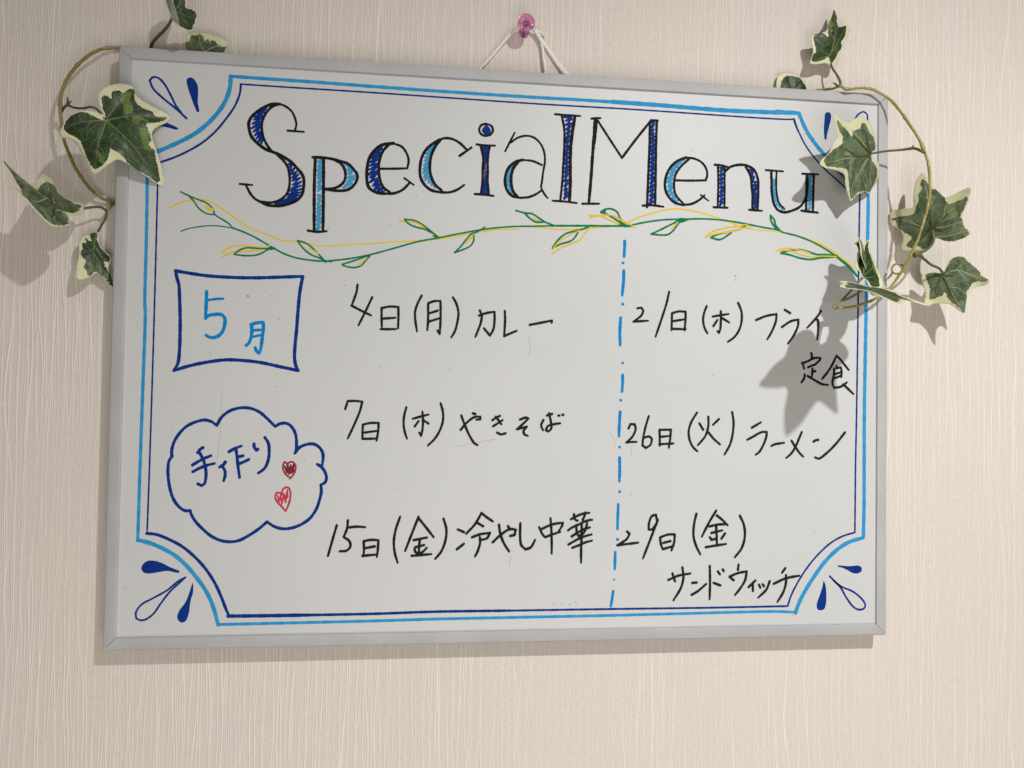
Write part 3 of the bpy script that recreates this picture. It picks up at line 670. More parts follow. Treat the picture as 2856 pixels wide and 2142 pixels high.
S r 1.56 -176.06,-107.32 -175.78,-104.10 -173.38,-101.95 -171.26,-102.51 -170.00,-105.88 -170.05,-110.18 -171.35,-115.19 -173.01,-119.27
S r 1.27 -179.19,-108.04 -178.05,-112.33 -176.95,-108.04 -175.91,-114.12 -174.47,-106.60 -173.35,-113.05 -172.28,-104.09 -171.82,-109.47
@divider
S u 2.54 80.26,90.36 80.17,85.01 79.86,78.29
S u 2.54 79.76,67.31 79.70,59.09 79.16,52.98 78.75,47.95
S u 2.53 77.73,30.29 77.24,19.50 77.60,9.04
S u 2.15 78.99,73.38 79.30,73.32
S u 2.15 79.15,41.12 79.46,41.05
S u 2.41 79.84,-14.35 79.90,-19.91 79.54,-27.15
S u 2.40 78.20,-43.04 77.70,-53.44 77.53,-61.89
S u 2.14 79.63,-4.72 79.90,-4.80
S u 2.14 78.45,-33.78 78.72,-33.87
S u 2.13 77.99,-70.15 78.27,-70.24
S u 2.39 78.23,-78.53 78.49,-87.69 78.25,-96.75
S u 2.23 78.45,-104.67 78.76,-104.77
S u 2.23 77.64,-114.59 77.36,-125.00 77.26,-133.40
S u 2.23 77.26,-141.50 77.57,-141.60
S u 2.22 75.74,-151.37 75.60,-156.96 75.49,-164.54
S u 2.22 74.47,-181.37 73.63,-187.33 72.78,-192.99
S u 1.51 74.98,-172.51 75.29,-172.61
@menu.1
S b 1.61 -124.18,49.70 -124.75,44.56 -126.32,39.39 -128.22,33.96 -121.12,30.32 -113.67,26.95
S b 1.61 -113.18,40.64 -117.77,30.25 -122.84,19.36
S b 1.61 -106.04,32.72 -105.89,24.59 -105.61,18.44
S b 1.62 -106.04,32.72 -100.16,34.00 -93.56,33.94 -93.41,25.79 -93.52,17.90
S b 1.62 -105.05,24.79 -95.53,25.73
S b 1.61 -106.42,16.88 -100.69,16.95 -94.95,17.18
S b 1.63 -76.30,43.04 -79.43,36.49 -81.02,30.43 -80.64,23.56 -79.31,15.86
S b 1.63 -71.32,36.30 -71.19,28.98 -71.24,22.09 -71.66,16.91
S b 1.63 -71.34,37.33 -67.09,39.01 -62.13,39.42 -61.81,30.97 -61.84,22.34 -62.21,14.31 -63.97,16.94
S b 1.63 -69.93,29.88 -64.14,31.94
S b 1.63 -70.67,23.40 -62.59,26.20
S b 1.64 -52.73,42.46 -49.89,37.36 -48.31,30.48 -49.22,22.67 -50.84,16.58 -53.42,11.94
S b 1.65 -32.65,29.01 -27.30,31.07 -20.80,32.29 -20.70,26.03 -21.46,19.06 -23.99,13.96 -28.86,19.56
S b 1.65 -32.11,32.93 -30.57,29.24 -31.10,24.02 -33.16,17.89 -35.16,12.82
S b 1.66 -12.97,33.03 -12.60,26.25 -12.91,18.41 -13.11,13.88 -8.77,15.90 -3.73,18.12
S b 1.67 6.46,23.01 14.81,24.80 23.61,26.79 23.46,25.29
@menu.2
S b 1.60 -131.37,-43.42 -129.65,-37.63 -123.99,-37.38 -118.97,-37.90 -120.51,-44.71 -124.48,-54.93 -129.11,-65.47
S b 1.60 -118.21,-55.54 -118.36,-60.79 -118.27,-65.71
S b 1.60 -118.22,-55.03 -112.81,-53.77 -106.61,-53.62 -106.83,-59.82 -107.87,-66.80
S b 1.60 -116.85,-60.95 -108.25,-59.67
S b 1.60 -118.27,-65.71 -107.98,-65.35
S b 1.61 -86.26,-41.68 -87.83,-48.53 -87.96,-55.36 -86.75,-61.31 -85.32,-65.22
S b 1.62 -81.28,-50.15 -75.79,-48.54 -69.44,-46.83
S b 1.62 -74.15,-44.93 -73.59,-52.62 -74.06,-59.47 -74.85,-62.90 -76.25,-60.52
S b 1.62 -77.00,-51.98 -79.73,-55.94
S b 1.62 -73.88,-50.74 -69.49,-53.69
S b 1.63 -60.63,-38.22 -58.80,-44.72 -58.69,-51.58 -61.12,-59.33 -64.85,-65.37 -69.62,-70.20
S b 1.64 -45.12,-58.13 -40.65,-52.66 -34.68,-48.27 -30.37,-47.96 -30.51,-49.95 -33.36,-50.24
S b 1.64 -44.87,-47.29 -41.90,-54.82 -38.33,-62.53 -34.36,-68.35 -32.01,-69.62
S b 1.64 -36.28,-45.45 -34.20,-45.94
S b 1.65 -21.06,-50.52 -18.23,-48.50 -15.38,-47.16
S b 1.65 -20.56,-55.09 -16.86,-52.80 -13.33,-50.34
S b 1.65 -18.67,-47.81 -16.02,-51.06 -14.15,-53.64
S b 1.65 -17.36,-59.90 -14.55,-61.25 -10.91,-60.35
S b 1.66 -0.08,-49.83 4.45,-48.21 6.39,-48.88 3.63,-51.87 -2.24,-57.23 1.94,-56.05 5.43,-55.14
S b 1.66 5.43,-55.14 2.85,-58.64 3.77,-61.24 6.23,-62.08
S b 1.66 18.09,-49.95 16.39,-54.15 18.02,-57.79
S b 1.67 20.77,-46.43 24.81,-45.16
S b 1.67 22.42,-44.67 23.83,-50.58 24.35,-56.24 22.18,-58.70 20.13,-57.59 21.68,-54.52 26.51,-52.99 31.18,-52.23
S b 1.67 29.60,-46.32 30.48,-46.31
S b 1.67 32.77,-45.58 33.48,-45.74
@menu.3
S b 1.71 -135.85,-129.92 -138.49,-139.79 -141.81,-152.61
S b 1.72 -127.87,-126.38 -128.23,-132.15 -130.66,-138.68 -126.43,-141.77 -125.59,-145.62 -128.38,-148.77 -133.38,-149.22
S b 1.72 -127.29,-131.67 -121.13,-131.02 -115.12,-131.42
S b 1.72 -115.97,-141.83 -115.58,-147.60 -115.78,-151.93
S b 1.73 -115.97,-141.83 -110.46,-140.89 -105.11,-141.21 -105.37,-147.67 -106.02,-153.64
S b 1.73 -114.16,-146.94 -107.70,-145.73
S b 1.73 -116.53,-152.70 -105.96,-151.81
S b 1.74 -89.40,-123.75 -92.40,-133.24 -93.69,-141.94 -92.85,-150.65 -90.60,-158.01
S b 1.74 -75.69,-123.77 -80.31,-136.19 -85.18,-149.25
S b 1.75 -75.48,-125.04 -70.23,-131.37 -64.07,-139.17
S b 1.75 -78.96,-141.24 -69.12,-139.35
S b 1.74 -74.41,-141.26 -74.82,-145.92 -74.91,-151.74
S b 1.74 -77.70,-146.58 -71.15,-144.97
S b 1.74 -78.16,-147.84 -77.64,-149.98 -75.20,-151.25 -71.84,-149.82 -69.18,-147.12
S b 1.74 -80.29,-152.96 -65.70,-151.80
S b 1.75 -56.92,-125.27 -54.63,-133.37 -55.36,-142.14 -58.25,-149.91 -62.63,-155.33
S b 1.76 -46.03,-133.40 -41.40,-135.37
S b 1.76 -46.57,-148.33 -41.25,-144.16
S b 1.77 -28.36,-121.10 -33.15,-129.52 -39.71,-136.65
S b 1.77 -28.36,-121.10 -24.36,-124.15 -19.57,-127.40
S b 1.77 -31.19,-128.55 -26.92,-131.01
S b 1.77 -35.25,-139.31 -29.09,-137.08 -21.70,-136.13 -23.91,-140.14 -28.33,-141.30
S b 1.77 -29.24,-139.53 -28.99,-143.25 -30.84,-150.09 -32.75,-153.80
S b 1.78 -19.42,-143.11 -13.27,-137.44 -6.39,-133.24 -1.91,-133.75 -2.84,-137.78 -6.31,-138.46
S b 1.78 -14.88,-129.87 -13.79,-136.46 -11.20,-143.35 -6.83,-150.25
S b 1.78 -7.92,-131.07 -6.19,-133.54
S b 1.79 1.50,-128.83 1.45,-138.49 2.45,-145.39 5.79,-148.66 9.76,-147.21 12.98,-141.70
S b 1.64 15.97,-131.96 17.13,-134.43 18.81,-137.40 20.72,-139.64
S b 1.65 17.00,-133.69 21.23,-131.73 24.98,-130.13 28.99,-129.15 34.40,-128.54 33.56,-131.27 31.09,-134.98
S b 1.65 20.72,-139.51 25.59,-137.68 32.35,-135.48
S b 1.65 24.66,-125.05 25.23,-130.01 25.75,-139.91 25.96,-146.09 25.99,-152.03
S b 1.66 40.68,-125.83 43.32,-124.34 47.60,-122.36 51.14,-121.37 54.95,-121.00
S b 1.66 42.91,-122.10 43.06,-124.34 43.85,-126.08 45.76,-126.96
S b 1.66 51.76,-120.62 51.41,-122.61 49.81,-126.34
S b 1.66 38.52,-134.26 41.40,-132.29 46.43,-130.06 51.48,-127.59 55.27,-126.48 57.31,-126.36
S b 1.66 44.92,-130.31 45.09,-133.79 45.51,-137.02 46.80,-138.64 48.57,-137.78
S b 1.66 53.27,-128.84 52.55,-132.07 51.33,-135.55 50.08,-137.29
S b 1.66 41.37,-138.99 45.25,-136.52 50.29,-133.81 55.60,-132.08
S b 1.66 38.92,-145.18 42.81,-142.97 47.84,-140.26 52.89,-138.54 56.94,-137.56
S b 1.66 41.99,-147.67 46.65,-145.96 51.69,-143.76 57.26,-142.29
S b 1.72 48.96,-129.08 49.16,-135.05 49.01,-142.50 48.84,-148.71 48.97,-159.06
@menu.4
S b 1.62 90.98,38.19 94.15,38.72 95.82,36.28 94.22,32.68 87.93,27.62 94.27,28.24 99.73,28.65
S b 1.63 116.38,51.86 114.19,42.15 110.21,29.55 105.79,16.26
S b 1.63 118.86,34.52 118.74,28.00 118.63,21.75
S b 1.63 118.85,35.14 124.34,36.64 129.87,36.61 129.76,29.19 129.10,21.84
S b 1.63 119.83,28.92 129.01,30.51
S b 1.63 118.80,22.83 130.19,22.76
S b 1.64 146.91,41.49 144.66,34.97 144.26,28.68 146.17,22.45 147.86,20.07
S b 1.65 151.91,33.37 158.59,34.63 164.92,35.71
S b 1.65 158.56,37.78 158.64,29.96 158.23,23.66 157.33,20.67 156.11,21.81
S b 1.64 155.84,30.78 152.63,25.94
S b 1.65 159.08,32.67 165.63,28.98
S b 1.65 172.69,44.76 175.37,38.52 175.80,31.32 174.09,24.06 169.94,17.65 164.56,13.66
S b 1.66 187.82,31.64 196.08,35.03 204.57,36.81 204.14,31.18 200.90,22.94 197.17,16.51
S b 1.67 211.37,40.45 215.95,37.85
S b 1.67 209.10,26.50 216.95,31.52 222.84,32.86 222.68,28.03 218.93,19.76 214.42,13.48
S b 1.68 241.91,40.40 238.87,35.75 230.51,26.60
S b 1.68 237.16,33.43 239.37,33.03 239.71,25.74 238.80,17.33
@menu.4b
S b 1.60 234.01,6.21 234.43,4.14 234.31,1.80
S b 1.60 226.29,-1.75 227.26,-3.80 228.10,-6.38
S b 1.60 226.70,-2.13 231.60,-0.08 235.68,1.96 238.41,2.53 241.69,2.47 241.42,1.17 238.16,-2.02
S b 1.60 231.36,-5.28 234.35,-3.92 237.35,-2.95
S b 1.60 235.05,-5.98 234.80,-10.14 234.41,-13.27
S b 1.60 235.47,-8.83 237.52,-8.01
S b 1.59 228.53,-10.78 228.41,-13.12 227.34,-15.47 225.59,-17.58
S b 1.60 243.30,-14.27 246.70,-10.18 250.78,-4.37 255.26,4.33
S b 1.61 255.26,4.46 258.17,2.04 261.77,-2.06 265.80,-6.68
S b 1.61 255.31,-3.63 255.46,-5.58 259.03,-4.72 259.74,-8.36 259.49,-12.67
S b 1.61 253.57,-10.44 258.78,-8.64
S b 1.61 253.45,-13.70 258.80,-11.51
S b 1.71 231.00,-12.29 234.42,-14.05 239.90,-17.06 242.32,-18.26 248.35,-19.20
S b 1.72 253.40,-5.88 253.02,-11.10 251.96,-16.85 251.96,-18.09 253.30,-21.19 258.79,-20.27 264.28,-16.62
S b 1.72 261.20,-18.14 265.42,-22.03 269.86,-25.92
@menu.5
S b 1.61 85.03,-55.56 86.61,-52.19 89.96,-52.42 90.73,-55.94 88.09,-62.14 83.36,-66.59 87.23,-66.11 91.57,-66.07
S b 1.61 101.03,-45.92 98.41,-54.97 96.70,-63.82 96.31,-68.67 99.05,-70.68 102.65,-68.18 103.87,-63.75 101.67,-61.74 96.87,-62.93
S b 1.62 109.80,-56.96 110.05,-62.80 110.12,-68.82
S b 1.62 109.80,-56.43 118.92,-56.25 118.53,-62.72 117.43,-70.35
S b 1.62 110.77,-61.91 118.06,-61.13
S b 1.62 109.65,-67.67 121.14,-66.95
S b 1.63 139.89,-42.65 135.36,-50.10 133.32,-57.24 134.22,-64.35 136.94,-69.65 140.47,-72.92
S b 1.63 141.82,-50.92 145.10,-56.05
S b 1.64 157.78,-47.51 153.10,-51.94
S b 1.63 149.15,-45.65 149.22,-52.61 146.99,-60.66 140.88,-68.11
S b 1.64 149.27,-57.96 153.95,-63.27 158.90,-67.42
S b 1.64 168.61,-41.82 169.80,-49.69 169.22,-58.65 166.98,-67.61 162.59,-75.33
S b 1.65 184.78,-54.00 192.34,-49.60
S b 1.65 185.96,-61.06 189.56,-58.91 193.17,-57.33 197.20,-57.09 197.02,-60.56 194.46,-67.52 191.28,-72.94 188.29,-75.27
S b 1.66 201.24,-68.16 204.13,-66.86 211.81,-65.63
S b 1.67 226.38,-56.98 223.97,-62.62 221.17,-68.84 217.55,-74.28 213.52,-77.71
S b 1.67 217.88,-63.84 219.53,-66.53 221.17,-68.84 224.46,-73.45 227.74,-76.53
S b 1.68 181.30,-63.45 188.39,-59.80
S b 1.83 236.43,-64.44 238.26,-63.26 240.23,-63.12
S b 1.76 262.68,-56.98 255.11,-66.21 247.75,-73.28 240.81,-77.98 237.74,-77.04
@menu.6
S b 1.72 84.78,-135.43 86.86,-137.24 84.85,-141.03 77.41,-145.99 85.41,-145.04 93.95,-144.08
S b 1.74 108.76,-127.57 107.67,-122.64 104.46,-123.54 102.25,-129.06 101.99,-133.89 104.89,-134.10 109.17,-127.57
S b 1.73 109.27,-126.57 105.94,-135.11 100.91,-148.13 97.70,-156.33
S b 1.74 111.18,-140.15 111.86,-145.18 113.36,-149.22
S b 1.74 111.18,-140.15 117.40,-137.97 122.92,-137.79 122.46,-144.24 120.44,-150.27
S b 1.74 113.83,-144.39 119.53,-143.01
S b 1.74 113.57,-149.22 120.62,-147.25
S b 1.75 140.23,-121.87 138.42,-130.17 138.09,-139.27 140.48,-147.37 143.69,-153.45
S b 1.76 156.32,-119.25 150.81,-128.17 144.82,-139.60
S b 1.76 156.78,-123.11 161.36,-126.68 165.63,-130.75
S b 1.76 150.85,-131.72 158.22,-130.22 164.04,-130.04
S b 1.76 156.33,-131.44 156.82,-138.34 157.09,-145.23
S b 1.76 152.69,-136.80 161.44,-134.80
S b 1.76 151.24,-140.14 152.74,-142.17 156.21,-141.38
S b 1.76 163.58,-137.35 160.65,-141.40
S b 1.76 148.06,-147.92 156.26,-146.65 164.50,-145.48
S b 1.77 175.66,-123.44 178.91,-130.28 179.84,-139.45 177.47,-148.60 171.91,-155.88
@menu.6b
S b 1.74 118.19,-173.17 126.07,-169.94 135.77,-168.32
S b 1.74 121.36,-168.08 123.51,-174.24
S b 1.74 129.34,-163.43 130.26,-171.49 128.26,-179.52 122.42,-188.99
S b 1.75 137.42,-175.60 141.08,-175.44
S b 1.75 136.88,-184.96 141.88,-182.20 148.76,-176.53
S b 1.75 151.46,-162.61 151.80,-175.76 151.61,-188.48
S b 1.76 154.64,-175.79 160.25,-177.88
S b 1.76 158.04,-166.92 159.85,-169.27
S b 1.76 162.04,-165.44 162.79,-166.76
S b 1.77 174.93,-161.80 174.44,-165.86
S b 1.76 167.81,-171.58 171.11,-173.94
S b 1.77 167.80,-171.07 174.46,-168.40 181.68,-167.15 180.35,-174.04 176.68,-180.10 172.28,-185.42
S b 1.77 188.88,-174.34 183.27,-179.46
S b 1.77 186.77,-177.37 186.81,-182.55
S b 1.77 191.89,-177.73 192.98,-180.09
S b 1.78 194.78,-177.26 195.86,-178.80
S b 1.78 200.64,-174.98 198.02,-181.37 191.34,-187.70
S b 1.78 213.46,-164.89 210.80,-168.45
S b 1.78 203.77,-177.15 214.06,-172.87 225.16,-170.94
S b 1.78 214.04,-170.32 214.08,-176.45 211.98,-183.58 207.10,-191.47
@hair
S h 0.21 -220.69,-34.09 -220.71,-48.36 -221.07,-62.62 -222.46,-76.86 -222.92,-86.81
S h 0.26 5.27,14.50 6.75,9.30 7.01,4.07 6.21,-1.18
S h 0.26 -47.65,-71.21 -37.80,-68.55 -29.20,-67.18 -18.84,-64.92
S h 0.27 70.04,-59.24 72.77,-62.29 74.43,-65.79 74.66,-69.30
S h 0.27 88.14,-66.98 87.76,-72.71 86.92,-77.91
S h 0.30 -5.78,-153.70 -6.46,-161.06
S h 0.30 25.98,-195.88 26.01,-197.85
S h 0.31 87.21,-106.16 88.78,-107.96
S h 0.31 219.66,-201.56 219.88,-202.89
@speck
S h 0.68 -203.63,63.02 -203.78,62.85
S h 0.68 -210.55,46.14 -210.61,45.96
S h 0.68 -186.91,39.66 -187.18,39.41
S h 0.68 -181.07,22.20 -180.80,21.86
S h 0.68 -203.50,32.17 -203.33,31.98
S h 0.67 -226.16,14.90 -226.13,14.69
S h 0.68 -181.47,-27.56 -181.67,-27.73
S h 0.67 -229.43,-4.34 -229.59,-4.72
S h 0.67 -268.15,63.88 -267.94,63.55
S h 0.66 -272.58,26.19 -272.39,26.01
S h 0.67 -232.42,-8.69 -232.53,-8.99
S h 0.67 -248.87,-38.52 -248.73,-38.87
S h 0.68 -164.11,-82.45 -163.87,-82.61
S h 0.68 -160.62,-81.42 -160.54,-81.74
S h 0.67 -206.09,-100.25 -206.08,-100.43
S h 0.66 -254.63,-59.43 -254.64,-59.58
S h 0.69 -133.70,49.14 -133.41,48.78
S h 0.69 -131.51,14.54 -131.48,14.33
S h 0.71 -53.70,-12.13 -53.43,-12.41
S h 0.70 -106.90,-11.47 -106.65,-11.83
S h 0.76 169.97,66.35 169.98,66.09
S h 0.76 170.75,63.12 170.82,62.86
S h 0.75 152.08,-12.98 151.84,-13.22
S h 0.69 -92.19,-103.00 -91.99,-103.14
S h 0.69 -104.37,-210.81 -104.65,-211.10
S h 0.72 28.41,-190.00 28.27,-190.28
S h 0.72 34.45,-190.58 34.43,-190.81
S h 0.72 40.50,-190.96 40.84,-191.16
S h 0.72 44.72,-188.85 44.66,-189.04
S h 0.72 45.76,-191.04 45.85,-191.25
S h 0.76 237.94,-136.31 237.84,-136.67
S h 0.76 229.31,-191.78 229.18,-192.08
S h 0.66 -262.66,-154.63 -262.42,-154.79
S h 0.66 -267.89,-171.66 -268.15,-171.85
S h 0.65 -289.04,-129.30 -288.88,-129.58
S h 0.65 -284.25,-174.45 -284.40,-174.66
S h 0.66 -246.46,-210.23 -246.65,-210.48
S h 0.66 -230.62,-210.53 -230.89,-210.84
S h 0.67 -181.32,-210.52 -181.06,-210.90
S h 0.66 -271.01,-143.64 -270.86,-144.02
S h 0.71 -78.45,126.35 -78.76,126.12
S h 0.71 -82.03,118.96 -81.72,118.62
S h 0.70 -100.76,96.45 -100.81,96.05
S h 0.69 -145.95,91.67 -145.86,91.32
S h 0.75 133.23,164.27 133.08,164.06
S h 0.76 170.36,66.18 170.32,66.00
S h 0.76 170.71,63.30 170.63,62.88
S h 0.74 44.02,210.86 43.90,210.71
S h 0.74 55.97,162.31 55.66,162.10
S h 0.77 227.82,182.62 228.03,182.38
S h 0.78 289.73,112.46 289.58,112.28
S h 0.76 170.25,66.41 170.59,66.16"""
NAMES = {'border_light': 'light_border', 'border_navy': 'dark_border', 'drop': 'drop_mark', 'letter': 'heading_letter', 'vine': 'vine_drawing', 'month': 'month_box',
         'cloud': 'cloud_drawing', 'heart': 'heart_mark', 'divider': 'divider_line', 'menu': 'menu_line', 'hair': 'hair', 'speck': 'speck_marks'}
INKLAB = {'border_light': 'wide sky blue marker border with scooped corners', 'border_navy': 'thin navy border inside the sky blue one', 'vine': 'green and yellow leafy vine drawn under the heading',
          'month': 'navy box with a blue 5 and month sign', 'cloud': 'navy cloud outline around handwritten Japanese', 'heart.1': 'smaller dark red heart, smudged', 'heart.2': 'larger red heart',
          'divider': 'blue dashed and dotted line between the two columns', 'menu.1': 'line for the 4th', 'menu.2': 'line for the 7th', 'menu.3': 'line for the 15th', 'menu.4': 'line for the 21st',
          'menu.4b': 'second half of the line for the 21st', 'menu.5': 'line for the 26th', 'menu.6': 'line for the 29th', 'menu.6b': 'second half of the line for the 29th'}
BASE = {'hair': 0.02, 'speck': 0.02, 'border_light': 0.03, 'border_navy': 0.12, 'menu': 0.30, 'vine': 0.04}
HEAD = 'S p e c i a l M e n u'.split()
BLKS = []
for blk in INK.split('@')[1:]:
    if blk.startswith('hair'):
        for i, ln in enumerate(blk.strip().split('\n')[1:]): BLKS.append('hair.%d\n%s' % (i, ln))
    else: BLKS.append(blk)
for blk in BLKS:
    lines = blk.strip().split('\n'); key = lines[0]; kind = key.split('.')[0]
    rnd = random.Random(key)
    k = Ink(BASE.get(kind, 0.05))
    for ln in sorted(lines[1:], key=lambda q: (kind == 'letter' and q[0] == 'S')):
        t, mk, w_, rest = ln.split(' ', 3); w_ = float(w_) * (1.10 if mk in 'kb' else 1.0)
        if t == 'S': k.stroke(parse2(rest), w_, mk, rnd)
        elif t == 'P': k.poly(parse2(rest), mk)
        else:
            a, b = rest.split('|'); k.fill(parse2(a), parse2(b), w_, mk, rnd)
    ob = k.build(NAMES[kind], panel)
    if kind == 'speck': ob['kind'] = 'stuff'
    if key in INKLAB: ob['label'] = INKLAB[key]
    if kind == 'letter':
        i = int(key.split('.')[1]) if '.' in key else 0
        ob['label'] = 'hand-lettered %s of the heading' % HEAD[i]

# ------------------------------------------------------------------ push pin and cord
px, py, pz = [0.28, 257.5, -16.0]
pin = empty('push_pin', W(px, py, WALLZ) + Vector((0, 0, H0)))
tag(pin, 'translucent pink push pin stuck in the wallpaper above the board', 'push pin')
prof = [(0, .3), (3.9, .3), (4.3, .7), (4.3, 1.5), (3.6, 2.2), (2.7, 3.2), (2.5, 5), (2.5, 9), (2.9, 11.5), (4.0, 13.6), (5.6, 14.8), (6.5, 15.4), (6.8, 16.1), (6.7, 16.9), (6.1, 17.4), (4.9, 17.5), (4.3, 17.1), (2.0, 17.0), (0, 17.0)]
bm = bmesh.new(); ns = 40; rings = []
for r, z in prof:
    if r == 0: rings.append([bm.verts.new(W(0, 0, z))])
    else: rings.append([bm.verts.new(W(r * math.cos(2 * math.pi * i / ns), r * math.sin(2 * math.pi * i / ns), z)) for i in range(ns)])
for a, b in zip(rings, rings[1:]):
    for i in range(ns):
        j = (i + 1) % ns
        if len(a) == 1: bm.faces.new((a[0], b[j], b[i]))
        elif len(b) == 1: bm.faces.new((a[i], a[j], b[0]))
        else: bm.faces.new((a[i], a[j], b[j], b[i]))
bmesh.ops.recalc_face_normals(bm, faces=bm.faces)
me = bpy.data.meshes.new('pin_body'); bm.to_mesh(me); bm.free()
PINK = mat_pink()
pb = link('pin_body', me, [PINK], pin, True)
bm = bmesh.new()
bmesh.ops.create_cone(bm, segments=14, radius1=0.00055, radius2=0.00055, depth=0.011, cap_ends=True, matrix=Matrix.Translation(W(0, 0, 6.2)) @ Matrix.Rotation(math.pi / 2, 4, 'X'))
me = bpy.data.meshes.new('pin_needle'); bm.to_mesh(me); bm.free()
sm, snt, sp, so = newmat('steel'); sp.inputs['Metallic'].default_value = 1.0; sp.inputs['Base Color'].default_value = (.6, .6, .6, 1); sp.inputs['Roughness'].default_value = .3
link('pin_needle', me, [sm], pin, True)

CORD = """1.10 1.10 1.00 -42.06,215.75,-12.60 -34.57,224.71,-12.60 -28.58,231.24,-12.00 -22.61,238.61,-11.50 -15.12,248.14,-11.00 -9.11,255.01,-10.50 -5.11,258.39,-10.00 -0.51,260.10,-10.00 4.20,260.07,-10.50 8.57,258.04,-12.00 11.35,255.11,-13.00
1.10 1.30 0.85 7.38,259.00,-11.00 10.16,255.56,-12.00 13.42,250.31,-12.50 15.07,244.19,-12.50 15.96,236.45,-12.50 17.26,229.26,-12.50 18.06,222.26,-13.00 18.64,218.14,-13.00
1.20 2.30 0.45 9.80,257.87,-11.50 12.44,254.29,-13.30 17.29,248.10,-13.80 23.15,240.14,-13.80 29.01,232.18,-13.80 35.41,224.49,-13.80 39.71,219.36,-14.00
1.00 0.80 1.00 8.43,258.30,-11.00 11.75,258.00,-12.50 15.03,256.92,-13.50 17.04,254.69,-14.50"""
cordE = empty('hanging_cord', W(px, py + 3.5, WALLZ + 5) + Vector((0, 0, H0)))
tag(cordE, 'white braided hanging cord looped over the pink push pin, running behind the board', 'cord')
MC = mat_cord()
for ln in CORD.split('\n'):
    r0, r1, fl, rest = ln.split(' ', 3); r0, r1, fl = float(r0), float(r1), float(fl)
    pts = catmull(parse2(rest), 0.8); pts = [W(*p) + Vector((0, 0, H0)) - cordE.location for p in pts]
    n = len(pts)
    link('cord_strand', tube(pts, [(r0 + (r1 - r0) * i / (n - 1)) * MM * (1 + .05 * math.sin(i * .9)) for i in range(n)], 12, fl), [MC], cordE)

